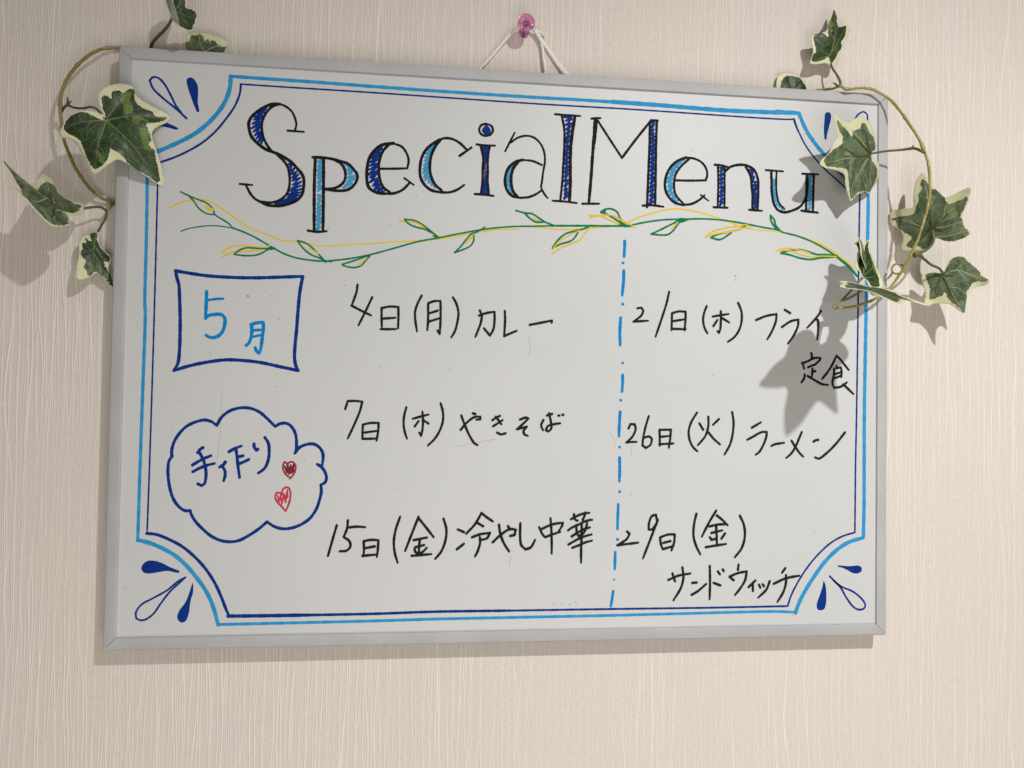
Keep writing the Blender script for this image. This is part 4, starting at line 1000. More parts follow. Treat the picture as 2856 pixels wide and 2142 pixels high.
# ------------------------------------------------------------------ artificial ivy
LEAF = """@big left top -0.0030
M -299.7451 158.7153 17.4726 0.9347 -0.0009 -0.3555 -0.0000 1.0000 -0.0025 0.3555 0.0023 0.9347
O -0.61,2.37 -2.80,7.28 -4.27,12.49 -3.40,18.65 2.97,25.08 11.75,29.02 16.67,28.21 18.86,22.39 21.82,19.52 30.25,15.58 37.06,13.14 41.82,10.16 40.37,6.34 34.39,0.92 31.26,-2.31 30.12,-6.97 32.85,-15.94 36.02,-24.88 38.35,-34.00 38.35,-41.12 33.25,-39.52 24.79,-34.71 16.45,-30.16 9.10,-27.93 4.36,-31.21 -5.72,-39.71 -8.17,-35.81 -12.30,-26.48 -16.35,-19.20 -21.77,-17.01 -25.96,-16.69 -26.82,-12.80 -23.56,-6.79 -19.13,-0.51 -13.04,3.23 -6.81,3.91 -2.05,2.82
G 0.52,1.48 -1.22,7.59 -2.09,13.86 -0.95,15.94 1.59,16.00 3.87,14.62 4.06,19.75 6.27,21.33 8.68,21.93 10.72,20.96 13.50,24.07 17.13,26.06 18.42,23.70 18.10,19.88 19.44,15.47 22.39,13.06 25.32,11.95 30.37,10.58 31.85,8.31 39.28,9.00 37.23,5.93 32.23,3.08 26.43,0.37 27.34,-2.76 28.68,-6.28 29.62,-10.84 28.03,-13.95 31.87,-17.06 32.82,-21.63 34.70,-29.84 35.72,-37.25 34.09,-39.40 27.29,-35.26 21.44,-33.09 15.20,-28.97 12.67,-25.48 10.61,-23.97 7.34,-22.21 4.26,-20.89 3.79,-24.20 2.11,-30.47 -1.14,-33.76 -4.63,-36.16 -7.26,-34.75 -8.91,-31.37 -12.21,-23.74 -14.68,-17.82 -19.37,-15.04 -21.85,-14.14 -24.21,-10.97 -21.35,-3.66 -18.36,-0.36 -13.01,2.05 -6.73,0.72 -0.77,-1.07
V 1.22,-1.15 5.02,6.98 10.45,15.51 16.76,24.29
V 1.22,-1.15 11.57,3.16 23.80,6.28 38.02,8.27
V 1.22,-1.15 10.24,-8.72 21.12,-19.85 28.83,-29.84 35.32,-38.26
V 1.22,-1.15 -0.95,-9.84 -3.45,-20.39 -4.66,-35.24
V 1.22,-1.15 -6.65,-2.65 -15.90,-6.24 -22.71,-10.24
V 11.07,-9.49 14.48,-16.33 15.52,-25.47
V 18.60,-17.47 25.20,-17.27 31.06,-18.14
V 24.53,-23.96 25.49,-29.44 23.91,-32.51
V -1.64,-13.65 -6.29,-17.23 -8.44,-24.91
V -3.06,-20.32 0.21,-24.35 1.13,-29.71
V -8.21,-2.95 -10.43,-7.94 -15.74,-12.56
V 7.35,10.23 5.61,15.44 6.30,20.22
V 12.38,3.31 18.15,1.15 25.59,0.69
V -12.07,-4.60 -16.02,-1.72
@oblique left under 0.0020
M -322.9245 93.8137 13.1822 0.6819 -0.6171 -0.3928 0.0000 0.5370 -0.8436 0.7315 0.5752 0.3662
O -47.30,-7.58 -42.34,-5.07 -33.95,-3.76 -26.94,-3.55 -26.20,-1.54 -27.55,8.01 -28.41,16.09 -22.46,17.66 -15.30,12.49 -7.91,9.86 -4.21,11.71 0.81,15.78 4.66,11.03 5.83,4.54 2.92,-2.86 0.33,-5.26 3.99,-7.81 6.51,-12.48 6.34,-18.91 1.83,-27.30 -2.39,-27.42 -8.14,-25.89 -14.51,-24.46 -20.05,-23.21 -26.13,-23.46 -30.61,-25.25 -28.89,-20.26 -25.92,-18.07 -31.74,-13.07 -35.64,-9.72 -40.88,-7.73
G -46.86,-7.51 -39.97,-5.59 -32.63,-4.89 -26.43,-4.52 -21.62,-4.08 -22.43,-0.86 -23.49,9.42 -22.45,11.75 -18.25,13.83 -13.74,10.14 -9.35,9.70 -4.39,11.28 -1.74,11.39 1.06,13.64 3.20,7.58 1.79,-0.56 -0.31,-3.97 -2.77,-6.55 0.92,-6.45 5.98,-16.69 1.17,-26.00 -2.54,-25.75 -8.16,-24.49 -14.54,-23.06 -20.09,-21.82 -24.18,-21.31 -28.50,-15.85 -33.18,-12.34 -38.00,-9.20
V 0.00,0.00 -6.59,-4.85 -14.48,-6.65 -26.17,-5.00 -40.35,-6.18
V -8.91,-6.11 -15.22,0.52 -22.34,10.09
V -7.91,-8.07 -4.00,-15.80 0.18,-22.62
V -5.46,-12.92 -2.77,-6.55 5.27,-15.25
V -14.48,-6.65 -15.51,-15.81 -18.95,-20.03
R 0.45,0.63 -3.85,-4.37 -8.51,-6.89 -10.76,-13.89 -14.77,-17.23
R -9.15,-7.80 -13.04,-3.03 -16.91,3.10
R -7.75,-7.67 -4.97,-13.88 -3.16,-18.02
@small left top 0.0000
M -314.1060 84.5354 -9.1214 0.9361 -0.0447 -0.3488 0.0000 0.9919 -0.1271 0.3516 0.1190 0.9285
O -4.73,-3.03 -0.35,0.46 0.88,-0.97 0.96,-6.94 1.85,-10.52 5.81,-14.96 9.98,-18.79 10.16,-21.15 8.73,-27.31 11.23,-31.41 12.71,-40.46 7.67,-35.74 2.07,-31.37 -4.29,-36.65 -9.65,-38.11 -11.05,-29.43 -10.17,-19.79 -10.97,-9.62 -9.26,-4.16
G -4.44,-2.76 -0.24,-0.94 0.22,-7.06 4.53,-14.56 8.88,-18.36 8.85,-22.09 5.87,-22.54 7.44,-26.76 10.19,-30.07 12.55,-39.96 7.31,-35.06 1.40,-30.72 -3.51,-34.93 -4.75,-30.72 -6.78,-28.08 -5.79,-23.53 -7.89,-21.64 -9.38,-18.20 -8.34,-14.36 -8.74,-10.73 -6.46,-10.22 -7.09,-6.77 -3.50,-8.55
V -0.22,-1.16 -1.34,-11.03 -1.11,-22.10 -2.71,-33.36
V -1.34,-11.03 3.57,-18.43 8.17,-21.45
V -1.20,-16.94 4.85,-27.13 11.28,-38.06
V -1.17,-13.23 -5.21,-16.82 -8.78,-18.11
@top left top -0.0040
M -253.0022 238.4051 19.7884 0.7662 -0.0976 -0.6351 -0.0000 0.9884 -0.1518 0.6426 0.1163 0.7573
O -3.88,15.33 -0.29,21.06 4.36,22.73 7.90,18.47 6.38,11.32 6.97,5.40 10.67,6.30 14.75,4.71 15.31,1.60 13.43,-5.67 11.71,-10.47 8.68,-12.93 5.33,-13.56 3.02,-11.71 1.87,-6.69 -0.14,-1.10 -2.35,4.35
G -3.13,14.22 0.04,19.69 3.60,20.71 6.62,17.21 5.72,10.95 6.65,4.81 10.48,5.78 14.32,4.21 14.43,-0.44 13.15,-5.04 11.45,-10.09 7.87,-11.30 3.45,-11.48 2.71,-7.77 1.46,-4.34 -0.76,1.12 -2.51,6.32
V 0.04,-0.49 6.16,-0.75 14.39,0.06
V 0.00,0.00 2.46,6.01 2.96,17.20
V 0.84,-2.11 4.40,-7.38 9.22,-11.00
@topfold left pale 0.0000
M -249.8362 232.8687 30.3750 0.9572 -0.2311 0.1745 0.0000 0.6027 0.7980 -0.2896 -0.7638 0.5769
O -4.51,8.23 -0.63,11.53 -0.24,6.48 0.81,1.91 0.92,-5.14 0.54,-8.81 -0.44,-11.50 -2.43,-9.86 -4.45,-7.56 -4.56,-2.23 -5.00,0.33 -5.41,3.74
G -4.30,7.84 -1.81,10.03 -2.13,6.11 -2.79,1.20 -3.55,-2.91 -4.16,-1.71 -4.74,0.38 -4.90,3.84
@cream left under 0.0000
M -241.7130 223.3662 -9.9850 0.9993 -0.0121 0.0365 0.0000 0.9496 0.3135 -0.0385 -0.3133 0.9489
O -14.28,6.34 -13.45,10.58 -9.65,12.69 -1.82,13.31 5.64,12.10 11.21,10.50 16.48,7.82 15.78,4.44 13.65,1.20 9.24,-3.98 -0.55,-7.22 -10.01,-6.38 -14.93,-2.61
G -14.30,-0.79 -13.94,6.35 -10.89,7.32 -10.02,11.00 -6.82,10.96 -2.85,12.19 -0.74,10.19 0.56,7.38 2.85,9.51 3.49,7.23 6.33,8.59 9.11,6.30 9.41,5.21 10.93,5.16 12.19,4.16 15.66,4.79 13.41,1.18 6.97,-2.31 -0.34,-4.50 -8.87,-4.07
V 0.00,0.00 -3.30,6.50 -3.86,11.34
V 0.00,0.00 7.42,3.98 14.59,4.38
@rtop right top -0.0030
M 252.2178 244.2347 -5.4761 0.9963 0.0072 -0.0861 -0.0000 0.9965 0.0832 0.0864 -0.0829 0.9928
O 3.40,45.48 4.63,38.63 3.63,31.32 6.36,29.23 12.14,31.79 15.70,31.95 15.49,27.38 11.67,19.55 7.94,12.14 6.83,4.79 4.83,-1.62 1.71,-2.95 -0.34,-2.31 -3.76,-0.35 -14.22,-2.37 -19.17,-1.80 -18.05,3.44 -17.12,7.64 -18.72,19.79 -10.93,22.63 -6.38,25.15 -4.68,32.51 -0.35,39.12
G 3.11,44.42 3.63,39.55 2.90,31.76 4.97,28.68 11.96,30.84 10.53,22.74 7.30,17.05 8.00,13.19 5.18,8.77 3.36,3.22 -0.02,0.31 -2.29,4.95 -8.34,1.59 -17.61,-0.32 -17.29,4.54 -14.56,7.89 -16.35,14.91 -15.58,22.16 -9.75,22.55 -5.14,19.93 -5.44,29.35 -2.27,35.64
V -1.18,6.09 1.00,19.72 0.88,32.06 2.98,42.56
V -1.18,6.09 -8.96,8.44 -15.36,18.08
V -1.18,6.09 -9.84,3.20 -16.72,0.49
V -0.18,9.29 5.70,20.19 11.08,29.51
V 0.47,18.64 -3.93,23.34
@rbud right top 0.0000
M 224.2582 220.5941 -11.7235 1.0000 -0.0000 0.0002 0.0000 0.9958 0.0912 -0.0002 -0.0912 0.9958
O -14.84,2.25 -13.08,15.19 -2.03,16.69 7.12,12.89 11.55,3.79 6.92,-3.76 -6.46,-4.53
G -11.23,1.42 -10.62,10.78 -5.24,14.21 0.37,13.72 6.06,11.78 10.77,3.75 5.69,-1.75 -5.46,-2.39
V 0.00,0.00 -2.62,7.12 -5.18,13.18
V -0.11,2.07 5.23,6.54 7.29,9.78
@rbig right under -0.0020
M 274.7605 164.5291 13.8165 0.9019 0.0599 -0.4277 0.0000 0.9903 0.1387 0.4319 -0.1251 0.8932
O 1.09,0.84 7.87,4.52 7.35,11.45 2.89,17.81 -2.94,22.10 -11.23,26.25 -17.07,25.85 -24.80,21.78 -28.14,19.74 -37.63,20.14 -51.71,21.97 -49.29,17.91 -44.54,11.98 -42.24,6.78 -46.00,1.49 -50.09,-5.91 -55.45,-10.58 -56.84,-14.36 -51.82,-16.81 -42.19,-17.60 -30.52,-19.95 -26.99,-26.43 -22.81,-33.89 -19.95,-38.87 -13.26,-33.74 -3.85,-30.19 10.05,-29.81 15.74,-23.92 17.65,-16.56 15.34,-9.70 10.98,-4.35 2.78,-2.35
G 1.36,0.17 6.52,5.34 5.51,9.71 1.78,13.68 -5.08,15.68 -10.50,21.28 -14.68,20.96 -16.60,16.78 -25.30,13.58 -26.67,9.23 -31.76,12.85 -45.72,18.45 -41.40,12.43 -37.17,7.29 -38.40,2.13 -46.92,-3.59 -53.81,-11.13 -51.72,-15.17 -40.88,-15.32 -29.08,-16.08 -25.25,-22.31 -22.34,-28.89 -19.86,-37.07 -11.95,-31.01 -0.55,-29.15 9.75,-27.80 13.93,-20.24 13.86,-13.93 10.49,-9.26 2.78,-4.65
V 0.00,0.00 -12.63,6.76 -27.08,14.49 -43.85,18.73
V 0.00,0.00 -6.24,9.60 -12.92,20.44
V 0.00,0.00 -24.27,-5.53 -49.23,-12.48
V 0.00,0.00 -9.83,-12.65 -18.41,-23.53 -20.07,-35.60
V 0.00,0.00 0.60,-13.43 7.69,-25.78
V -21.08,-4.64 -31.44,-13.23 -37.71,-14.95
V -9.83,-12.65 -1.64,-21.72 -2.33,-28.83
V -18.00,8.97 -23.30,11.15
V -24.27,-5.53 -37.53,-4.30
V -4.27,7.89 2.36,9.78
R 0.34,0.04 -12.35,4.83 -25.60,9.86
R -0.07,0.49 -5.95,7.66 -10.50,15.40
R 0.41,-0.45 -16.14,-4.02 -36.38,-6.86
R 0.15,-0.98 -6.62,-5.31 -13.44,-11.09
R -0.19,-1.02 -0.61,-7.57 0.21,-15.48
R -21.01,-5.12 -29.67,-2.32 -36.33,-1.25
@ra right under -0.0010
M 326.9129 106.6434 14.6542 0.5152 -0.1060 0.8505 0.0000 0.9923 0.1237 -0.8571 -0.0637 0.5112
O -34.62,16.32 -25.93,17.84 -20.20,18.22 -16.15,18.37 -16.80,27.32 -16.89,39.67 -15.84,44.05 -14.21,46.08 -11.91,44.76 -8.49,41.47 -3.58,33.98 1.01,29.82 6.83,23.98 12.68,25.73 18.37,28.24 24.80,29.26 24.16,19.79 22.70,15.64 20.87,11.49 21.03,5.18 22.80,1.50 26.02,-2.28 27.09,-4.31 24.63,-7.29 20.76,-9.02 15.74,-10.91 10.04,-10.17 2.98,-7.92 1.69,-11.10 -1.49,-15.01 -5.28,-16.88 -10.88,-16.60 -22.81,-15.60 -22.80,-5.49 -24.39,-1.18 -28.90,2.94 -32.92,5.78
G -33.30,10.48 -25.45,11.93 -18.09,12.34 -14.99,13.93 -13.77,18.76 -12.16,23.54 -13.14,28.15 -10.74,32.79 -12.81,36.31 -12.71,39.97 -11.18,40.59 -9.05,38.70 -6.43,35.54 -3.34,31.13 -0.63,31.02 1.08,29.01 6.00,24.86 7.06,21.16 10.28,18.64 15.36,20.30 19.00,20.72 21.90,22.96 23.48,21.42 21.90,16.50 20.80,12.29 19.26,8.88 21.45,4.56 22.13,0.76 25.49,-4.59 22.90,-8.36 18.60,-9.68 14.95,-10.46 9.25,-9.72 3.30,-7.13 1.27,-10.67 -2.31,-14.56 -6.14,-16.01 -10.38,-12.90 -15.11,-14.31 -19.80,-11.97 -16.20,-5.90 -21.89,-1.35 -27.25,3.24 -29.34,8.47
V 0.00,0.00 -3.07,13.67 -6.79,30.30 -10.64,38.90
V 0.00,0.00 8.31,10.63 15.72,15.92 21.47,21.63
V 0.00,0.00 10.98,1.21 21.13,3.99
V 2.88,-6.70 11.62,-6.45 23.96,-3.70
V 0.00,0.00 -12.58,4.22 -20.99,7.79 -32.02,10.38
V 0.00,0.00 -5.73,-6.56 -15.25,-12.63
V 7.59,10.30 7.53,15.51 9.89,18.87
V 4.25,4.54 13.40,8.20 20.43,12.32
V -2.76,19.32 -0.11,24.71
V -5.10,24.03 -11.66,27.17
V -12.58,4.22 -19.55,10.17
V -10.23,-0.08 -17.36,3.34
V 14.82,0.12 18.21,3.83
R -0.23,0.42 -1.00,7.39 -3.24,15.72
R -0.10,1.23 5.31,5.67 10.87,11.61
R 0.39,-0.03 3.51,-0.46 7.41,-1.34
R -0.82,0.47 -7.77,3.85 -14.37,6.43
R -0.75,-0.35 -4.02,-3.39 -8.45,-7.22
@rb right under 0.0010
M 339.6434 71.3165 10.3135 0.7226 -0.0185 0.6911 0.0000 0.9996 0.0267 -0.6913 -0.0193 0.7223
O -0.31,2.42 2.31,6.06 3.15,9.10 4.70,12.08 8.22,13.62 13.50,13.04 18.82,7.25 24.10,0.71 26.72,-3.35 30.76,-6.87 29.55,-9.81 21.07,-11.99 16.83,-16.32 15.89,-22.21 14.32,-31.57 10.59,-29.14 5.37,-24.55 -3.64,-22.95 -12.60,-24.07 -12.37,-16.48 -13.80,-8.99 -15.63,-0.61 -12.33,1.46 -4.11,2.20
G -0.28,0.54 3.00,7.56 5.76,12.50 12.63,12.91 17.96,7.12 24.97,-0.38 25.02,-3.02 29.74,-5.99 29.34,-7.48 20.13,-7.65 17.62,-12.07 15.92,-14.22 16.29,-20.18 14.31,-31.16 10.91,-27.30 6.41,-22.95 2.76,-18.60 1.61,-14.37 -1.75,-17.30 -9.18,-19.50 -9.35,-10.34 -11.11,-4.95 -12.68,0.22 -7.75,2.37
V 0.01,-0.52 9.30,2.90 18.99,-1.95 29.33,-6.77
V 0.01,-0.52 3.00,7.56 9.13,12.20
V 0.01,-0.52 5.17,-13.35 13.40,-29.27
V 0.01,-0.52 -4.80,-9.58 -8.30,-17.77
V 0.01,-0.52 -9.54,-0.33
V 4.22,-10.17 10.45,-11.61 14.94,-18.06
V 10.19,2.32 16.46,-5.86 19.08,-7.06
V 8.42,2.97 13.58,8.72
V -3.93,-7.55 -7.54,-9.40
R 0.01,-0.31 3.51,3.88
R 0.28,-0.75 7.62,-1.61
R 0.02,-1.04 2.84,-8.01 5.65,-15.45
R -0.25,-1.02 -3.04,-6.56 -5.66,-12.15
R -0.44,-0.70 -6.79,-0.53
@rup right top 0.0040
M 253.1572 61.8573 40.6321 0.9415 -0.1381 -0.3074 -0.0000 0.9122 -0.4098 0.3369 0.3858 0.8588
O -6.39,28.37 -1.54,28.76 2.62,27.79 4.97,25.57 5.96,27.69 10.20,32.71 11.55,28.81 12.69,23.31 14.13,18.42 16.24,14.69 15.73,8.85 16.63,5.31 16.12,-0.45 15.41,-4.81 12.39,-10.64 5.35,-16.48 1.32,-17.02 -1.50,-14.10 0.32,-9.56 0.10,-4.58 -3.35,-1.80 -5.43,1.80 -8.02,3.89 -8.30,7.53 -5.04,12.64 -3.76,17.73 -1.94,21.58 -2.70,25.20 -5.34,27.32
G -4.60,27.06 -0.92,27.25 1.71,25.89 3.38,23.33 3.91,19.88 5.81,25.23 7.61,28.89 9.90,31.99 10.02,27.64 10.84,22.07 12.38,16.98 14.30,13.21 13.86,7.87 14.40,3.78 13.52,-1.12 12.39,-5.58 7.79,-9.50 3.03,-8.87 2.04,-4.54 0.05,-2.30 -2.12,-0.10 -3.60,3.68 -5.42,5.98 -4.07,10.56 -2.09,14.40 -1.33,18.89 -1.95,23.25
V -0.43,0.35 1.63,9.77 1.18,20.07 -4.46,26.61
V -0.43,0.35 4.35,12.87 7.33,24.21 9.69,31.20
V -0.43,0.35 7.85,6.74 14.62,13.29
V -0.34,-1.01 6.77,0.38 14.09,3.70
V -0.34,-1.01 7.28,-4.58 13.31,-4.88
V 1.03,6.32 8.23,14.40 11.64,21.09
V 1.63,9.77 -2.21,11.54
@star right top 0.0000
M 247.2952 51.1635 55.8728 0.9897 -0.1335 -0.0515 0.0000 0.3600 -0.9329 0.1431 0.9233 0.3563
O 1.54,2.00 5.15,4.09 10.77,6.26 17.21,5.34 22.11,1.74 24.02,-2.17 22.46,-6.44 18.45,-10.92 15.81,-15.20 16.39,-22.98 18.21,-34.25 19.34,-43.19 14.38,-41.33 4.49,-36.75 0.10,-42.00 -5.29,-51.21 -10.93,-57.54 -15.59,-61.03 -17.72,-55.92 -19.43,-45.38 -19.97,-31.08 -29.22,-31.75 -40.37,-30.80 -37.18,-24.84 -31.85,-16.50 -25.23,-9.57 -23.58,-3.56 -21.99,3.21 -18.24,7.83 -12.49,11.49 -7.04,11.30 -3.71,7.90 -1.40,3.98
G 0.39,-1.08 3.69,1.26 7.34,1.47 13.08,1.41 16.65,-1.80 18.04,-4.99 17.09,-8.28 14.27,-11.81 12.22,-15.32 13.04,-21.88 14.35,-31.21 15.97,-39.44 10.77,-36.63 3.34,-34.27 -0.95,-36.74 -5.27,-46.37 -10.01,-50.88 -14.07,-54.46 -15.37,-48.46 -16.81,-39.98 -18.09,-29.16 -26.56,-30.00 -34.23,-28.21 -32.75,-23.61 -28.60,-16.42 -22.80,-10.33 -19.83,-6.07 -18.46,-0.80 -15.65,3.14 -11.56,8.04 -6.65,5.69 -3.95,3.79 -1.84,1.65
V 0.10,-0.81 -4.93,-17.46 -7.89,-33.15 -14.28,-57.01
V 0.10,-0.81 -10.61,-14.14 -35.54,-29.24
V 0.10,-0.81 7.59,-20.02 16.74,-39.62
V 0.10,-0.81 9.92,-2.15 20.73,-2.55
V 0.10,-0.81 -8.63,3.13 -15.36,6.50
V -6.74,-29.25 -12.34,-37.34
V -4.93,-17.46 3.40,-28.19
@rupfold right under 0.0000
M 272.8093 55.9169 25.2199 0.6876 -0.2464 -0.6830 0.0000 0.9407 -0.3393 0.7261 0.2333 0.6468
O -29.25,35.33 -27.04,37.47 -17.41,34.57 -8.84,33.38 3.30,21.43 9.41,16.06 15.59,9.76 12.99,1.32 3.76,-3.68 -8.35,-2.88 -15.70,3.94 -24.17,7.82 -33.13,10.49 -34.58,14.27 -31.07,20.52 -29.27,28.84
G -26.97,32.84 -25.28,35.01 -16.57,31.69 -9.31,31.05 1.71,20.95 7.19,16.13 10.55,11.03 8.66,3.97 0.79,0.12 -8.91,-0.03 -15.05,6.31 -22.47,9.09 -30.57,11.25 -31.03,14.66 -28.79,20.06 -27.06,27.27"""
STEM = """left stem 1.15 -298.31,223.97,-13.30 -305.61,223.58,-13.10 -312.32,221.75,-10.67 -317.41,216.90,-6.00 -323.55,210.73,-4.00 -329.88,202.52,-2.67 -334.69,194.29,-2.00 -337.26,186.24,-1.33 -338.23,178.31,-0.67 -337.82,168.59,0.00 -336.68,159.21,0.00 -335.19,148.31,-1.00 -332.82,139.66,-3.00 -329.05,130.05,-5.00 -323.45,120.44,-7.00 -317.87,113.61,-9.00 -312.30,109.61,-11.00 -305.56,107.41,-12.43 -300.39,106.41,-13.30
left branch 1.15 -302.40,108.82,-13.00 -305.01,106.61,-12.00 -306.03,103.22,-9.00 -307.66,99.74,-7.00
left petiole:oblique 0.85 -307.66,99.74,-7.00 -310.35,101.47,-5.00 -314.37,100.64,-2.00 -320.09,98.80,0.00 -323.75,96.84,2.00 -322.92,93.81,13.18
left petiole:small 0.75 -307.66,99.74,-7.00 -307.40,97.60,-7.00 -308.75,93.48,-8.00 -311.78,88.56,-9.00 -314.11,84.54,-9.12
left petiole:big 0.80 -338.94,168.78,-3.00 -335.33,171.57,0.00 -331.68,172.26,3.00 -325.77,169.69,6.00 -318.19,168.45,9.00 -311.57,168.54,12.00 -305.80,165.81,15.00 -299.75,158.72,17.47
left bud:0 0.90 -332.11,171.95,3.00 -330.82,174.44,4.00 -331.03,177.49,5.00
left bud:1 0.70 -332.11,171.95,3.00 -329.42,173.17,5.00 -327.49,174.75,6.00
left petiole:top 1.10 -282.06,222.75,-13.20 -280.40,226.69,-11.00 -274.27,226.99,-2.00 -265.18,228.27,8.00 -258.33,229.78,16.00 -255.76,231.65,19.00 -253.00,238.41,19.79
right stem 1.05 242.88,224.42,-13.00 250.21,224.00,-8.00 252.31,221.52,0.00 254.38,221.60,4.00 260.42,219.00,5.00 268.94,220.15,5.50 277.47,220.24,6.00 285.71,217.36,7.00 293.73,210.26,10.00 299.22,199.14,15.00 303.47,187.06,20.00 308.31,174.54,24.00 311.61,162.42,27.00 313.62,153.04,28.00 314.73,142.94,28.00 314.77,129.75,28.00 313.91,120.85,27.00 313.04,114.07,26.00 313.99,116.22,25.00 310.57,104.88,25.00 307.53,94.31,24.00 304.11,84.93,22.00 300.81,75.18,19.00 297.45,67.39,16.00 292.29,59.31,14.00 283.16,51.46,13.00 271.68,45.84,14.00 259.66,42.17,16.00 249.42,40.94,17.00 243.54,40.57,17.00 242.26,41.54,17.00 242.95,42.95,18.00 246.95,46.27,22.00
right petiole:rtop 0.90 254.38,221.60,4.00 255.73,224.65,3.00 254.46,232.26,0.00 252.27,239.34,-3.00 252.22,244.23,-5.48
right bud:2 0.90 253.84,221.14,4.00 250.49,222.18,5.00 247.49,223.13,6.00
right petiole:rbig 0.95 311.61,162.42,27.00 308.00,164.62,26.00 305.79,167.08,23.00 298.38,167.41,18.00 287.30,166.84,15.00 274.76,164.53,13.82
right bud:3 1.10 302.15,166.73,22.00 303.62,167.99,23.00 304.21,169.20,24.00
right petiole:ra 0.95 308.99,84.60,22.00 314.60,86.54,21.00 321.50,90.80,19.00 327.21,97.34,16.00 326.91,106.64,14.65
right bud:4 1.70 306.28,82.97,22.00 309.75,84.12,22.00 312.97,82.90,21.00 316.43,80.86,20.00
right petiole:rb 1.00 308.99,84.09,22.00 317.15,80.88,19.00 324.84,77.59,16.00 335.58,75.06,12.00 339.64,71.32,10.31
right petiole:rup 0.90 246.95,46.27,22.00 247.04,49.24,28.00 245.84,51.69,36.00 246.77,55.96,42.00 253.16,61.86,40.63
right petiole:star 0.95 246.95,46.27,22.00 245.86,45.94,30.00 246.00,47.49,40.00 246.41,49.90,50.00 247.30,51.16,55.87
right tendril 0.80 303.45,74.83,13.00 302.78,76.88,13.00 300.82,78.24,12.00 298.42,78.14,11.00 296.46,76.38,10.00 295.59,73.86,10.00 295.81,71.61,11.00 297.34,70.25,12.00 299.29,70.14,13.00 301.49,70.63,13.00
right tendril2 0.80 296.92,72.04,10.00 298.29,70.90,6.00 300.75,70.12,0.00 303.17,69.71,-6.00"""
GARL = {'left': empty('ivy_garland', W(-300, 95, -8) + Vector((0, 0, H0))), 'right': empty('ivy_garland', W(255, 216, 4) + Vector((0, 0, H0)))}
tag(GARL['left'], 'artificial ivy sprig with brown stem and one large dark green leaf, left of the board', 'ivy', 'ivy sprigs on the board')
tag(GARL['right'], 'artificial ivy sprig with olive stem arching round the right edge, leaves showing pale undersides', 'ivy', 'ivy sprigs on the board')
LEAFLAB = {'big': 'large dark green leaf with cream edge', 'oblique': 'leaf seen from its grey-green underside, tilted away', 'small': 'small leaf below the stem fork', 'top': 'leaf above the frame, cut by the picture edge',
           'topfold': 'narrow turned-up pale lobe', 'cream': 'pale leaf half hidden behind the frame top', 'rtop': 'small upright leaf above the frame corner', 'rbud': 'small dark leaf peeping over the frame',
           'rbig': 'large leaf with underside ribs in front of the board', 'ra': 'leaf behind the stem on the wall', 'rb': 'lowest leaf on the wall', 'rup': 'upright folded leaf over the frame', 'star': 'horizontal leaf seen edge-on', 'rupfold': 'leaf folded back behind the upright one'}
def inside(p, poly):
    x, y = p[0], p[1]; c = False; j = len(poly) - 1
    for i in range(len(poly)):
        xi, yi = poly[i][0], poly[i][1]; xj, yj = poly[j][0], poly[j][1]
        if (yi > y) != (yj > y) and x < (xj - xi) * (y - yi) / (yj - yi) + xi: c = not c
        j = i
    return c
LEAFOB = {}
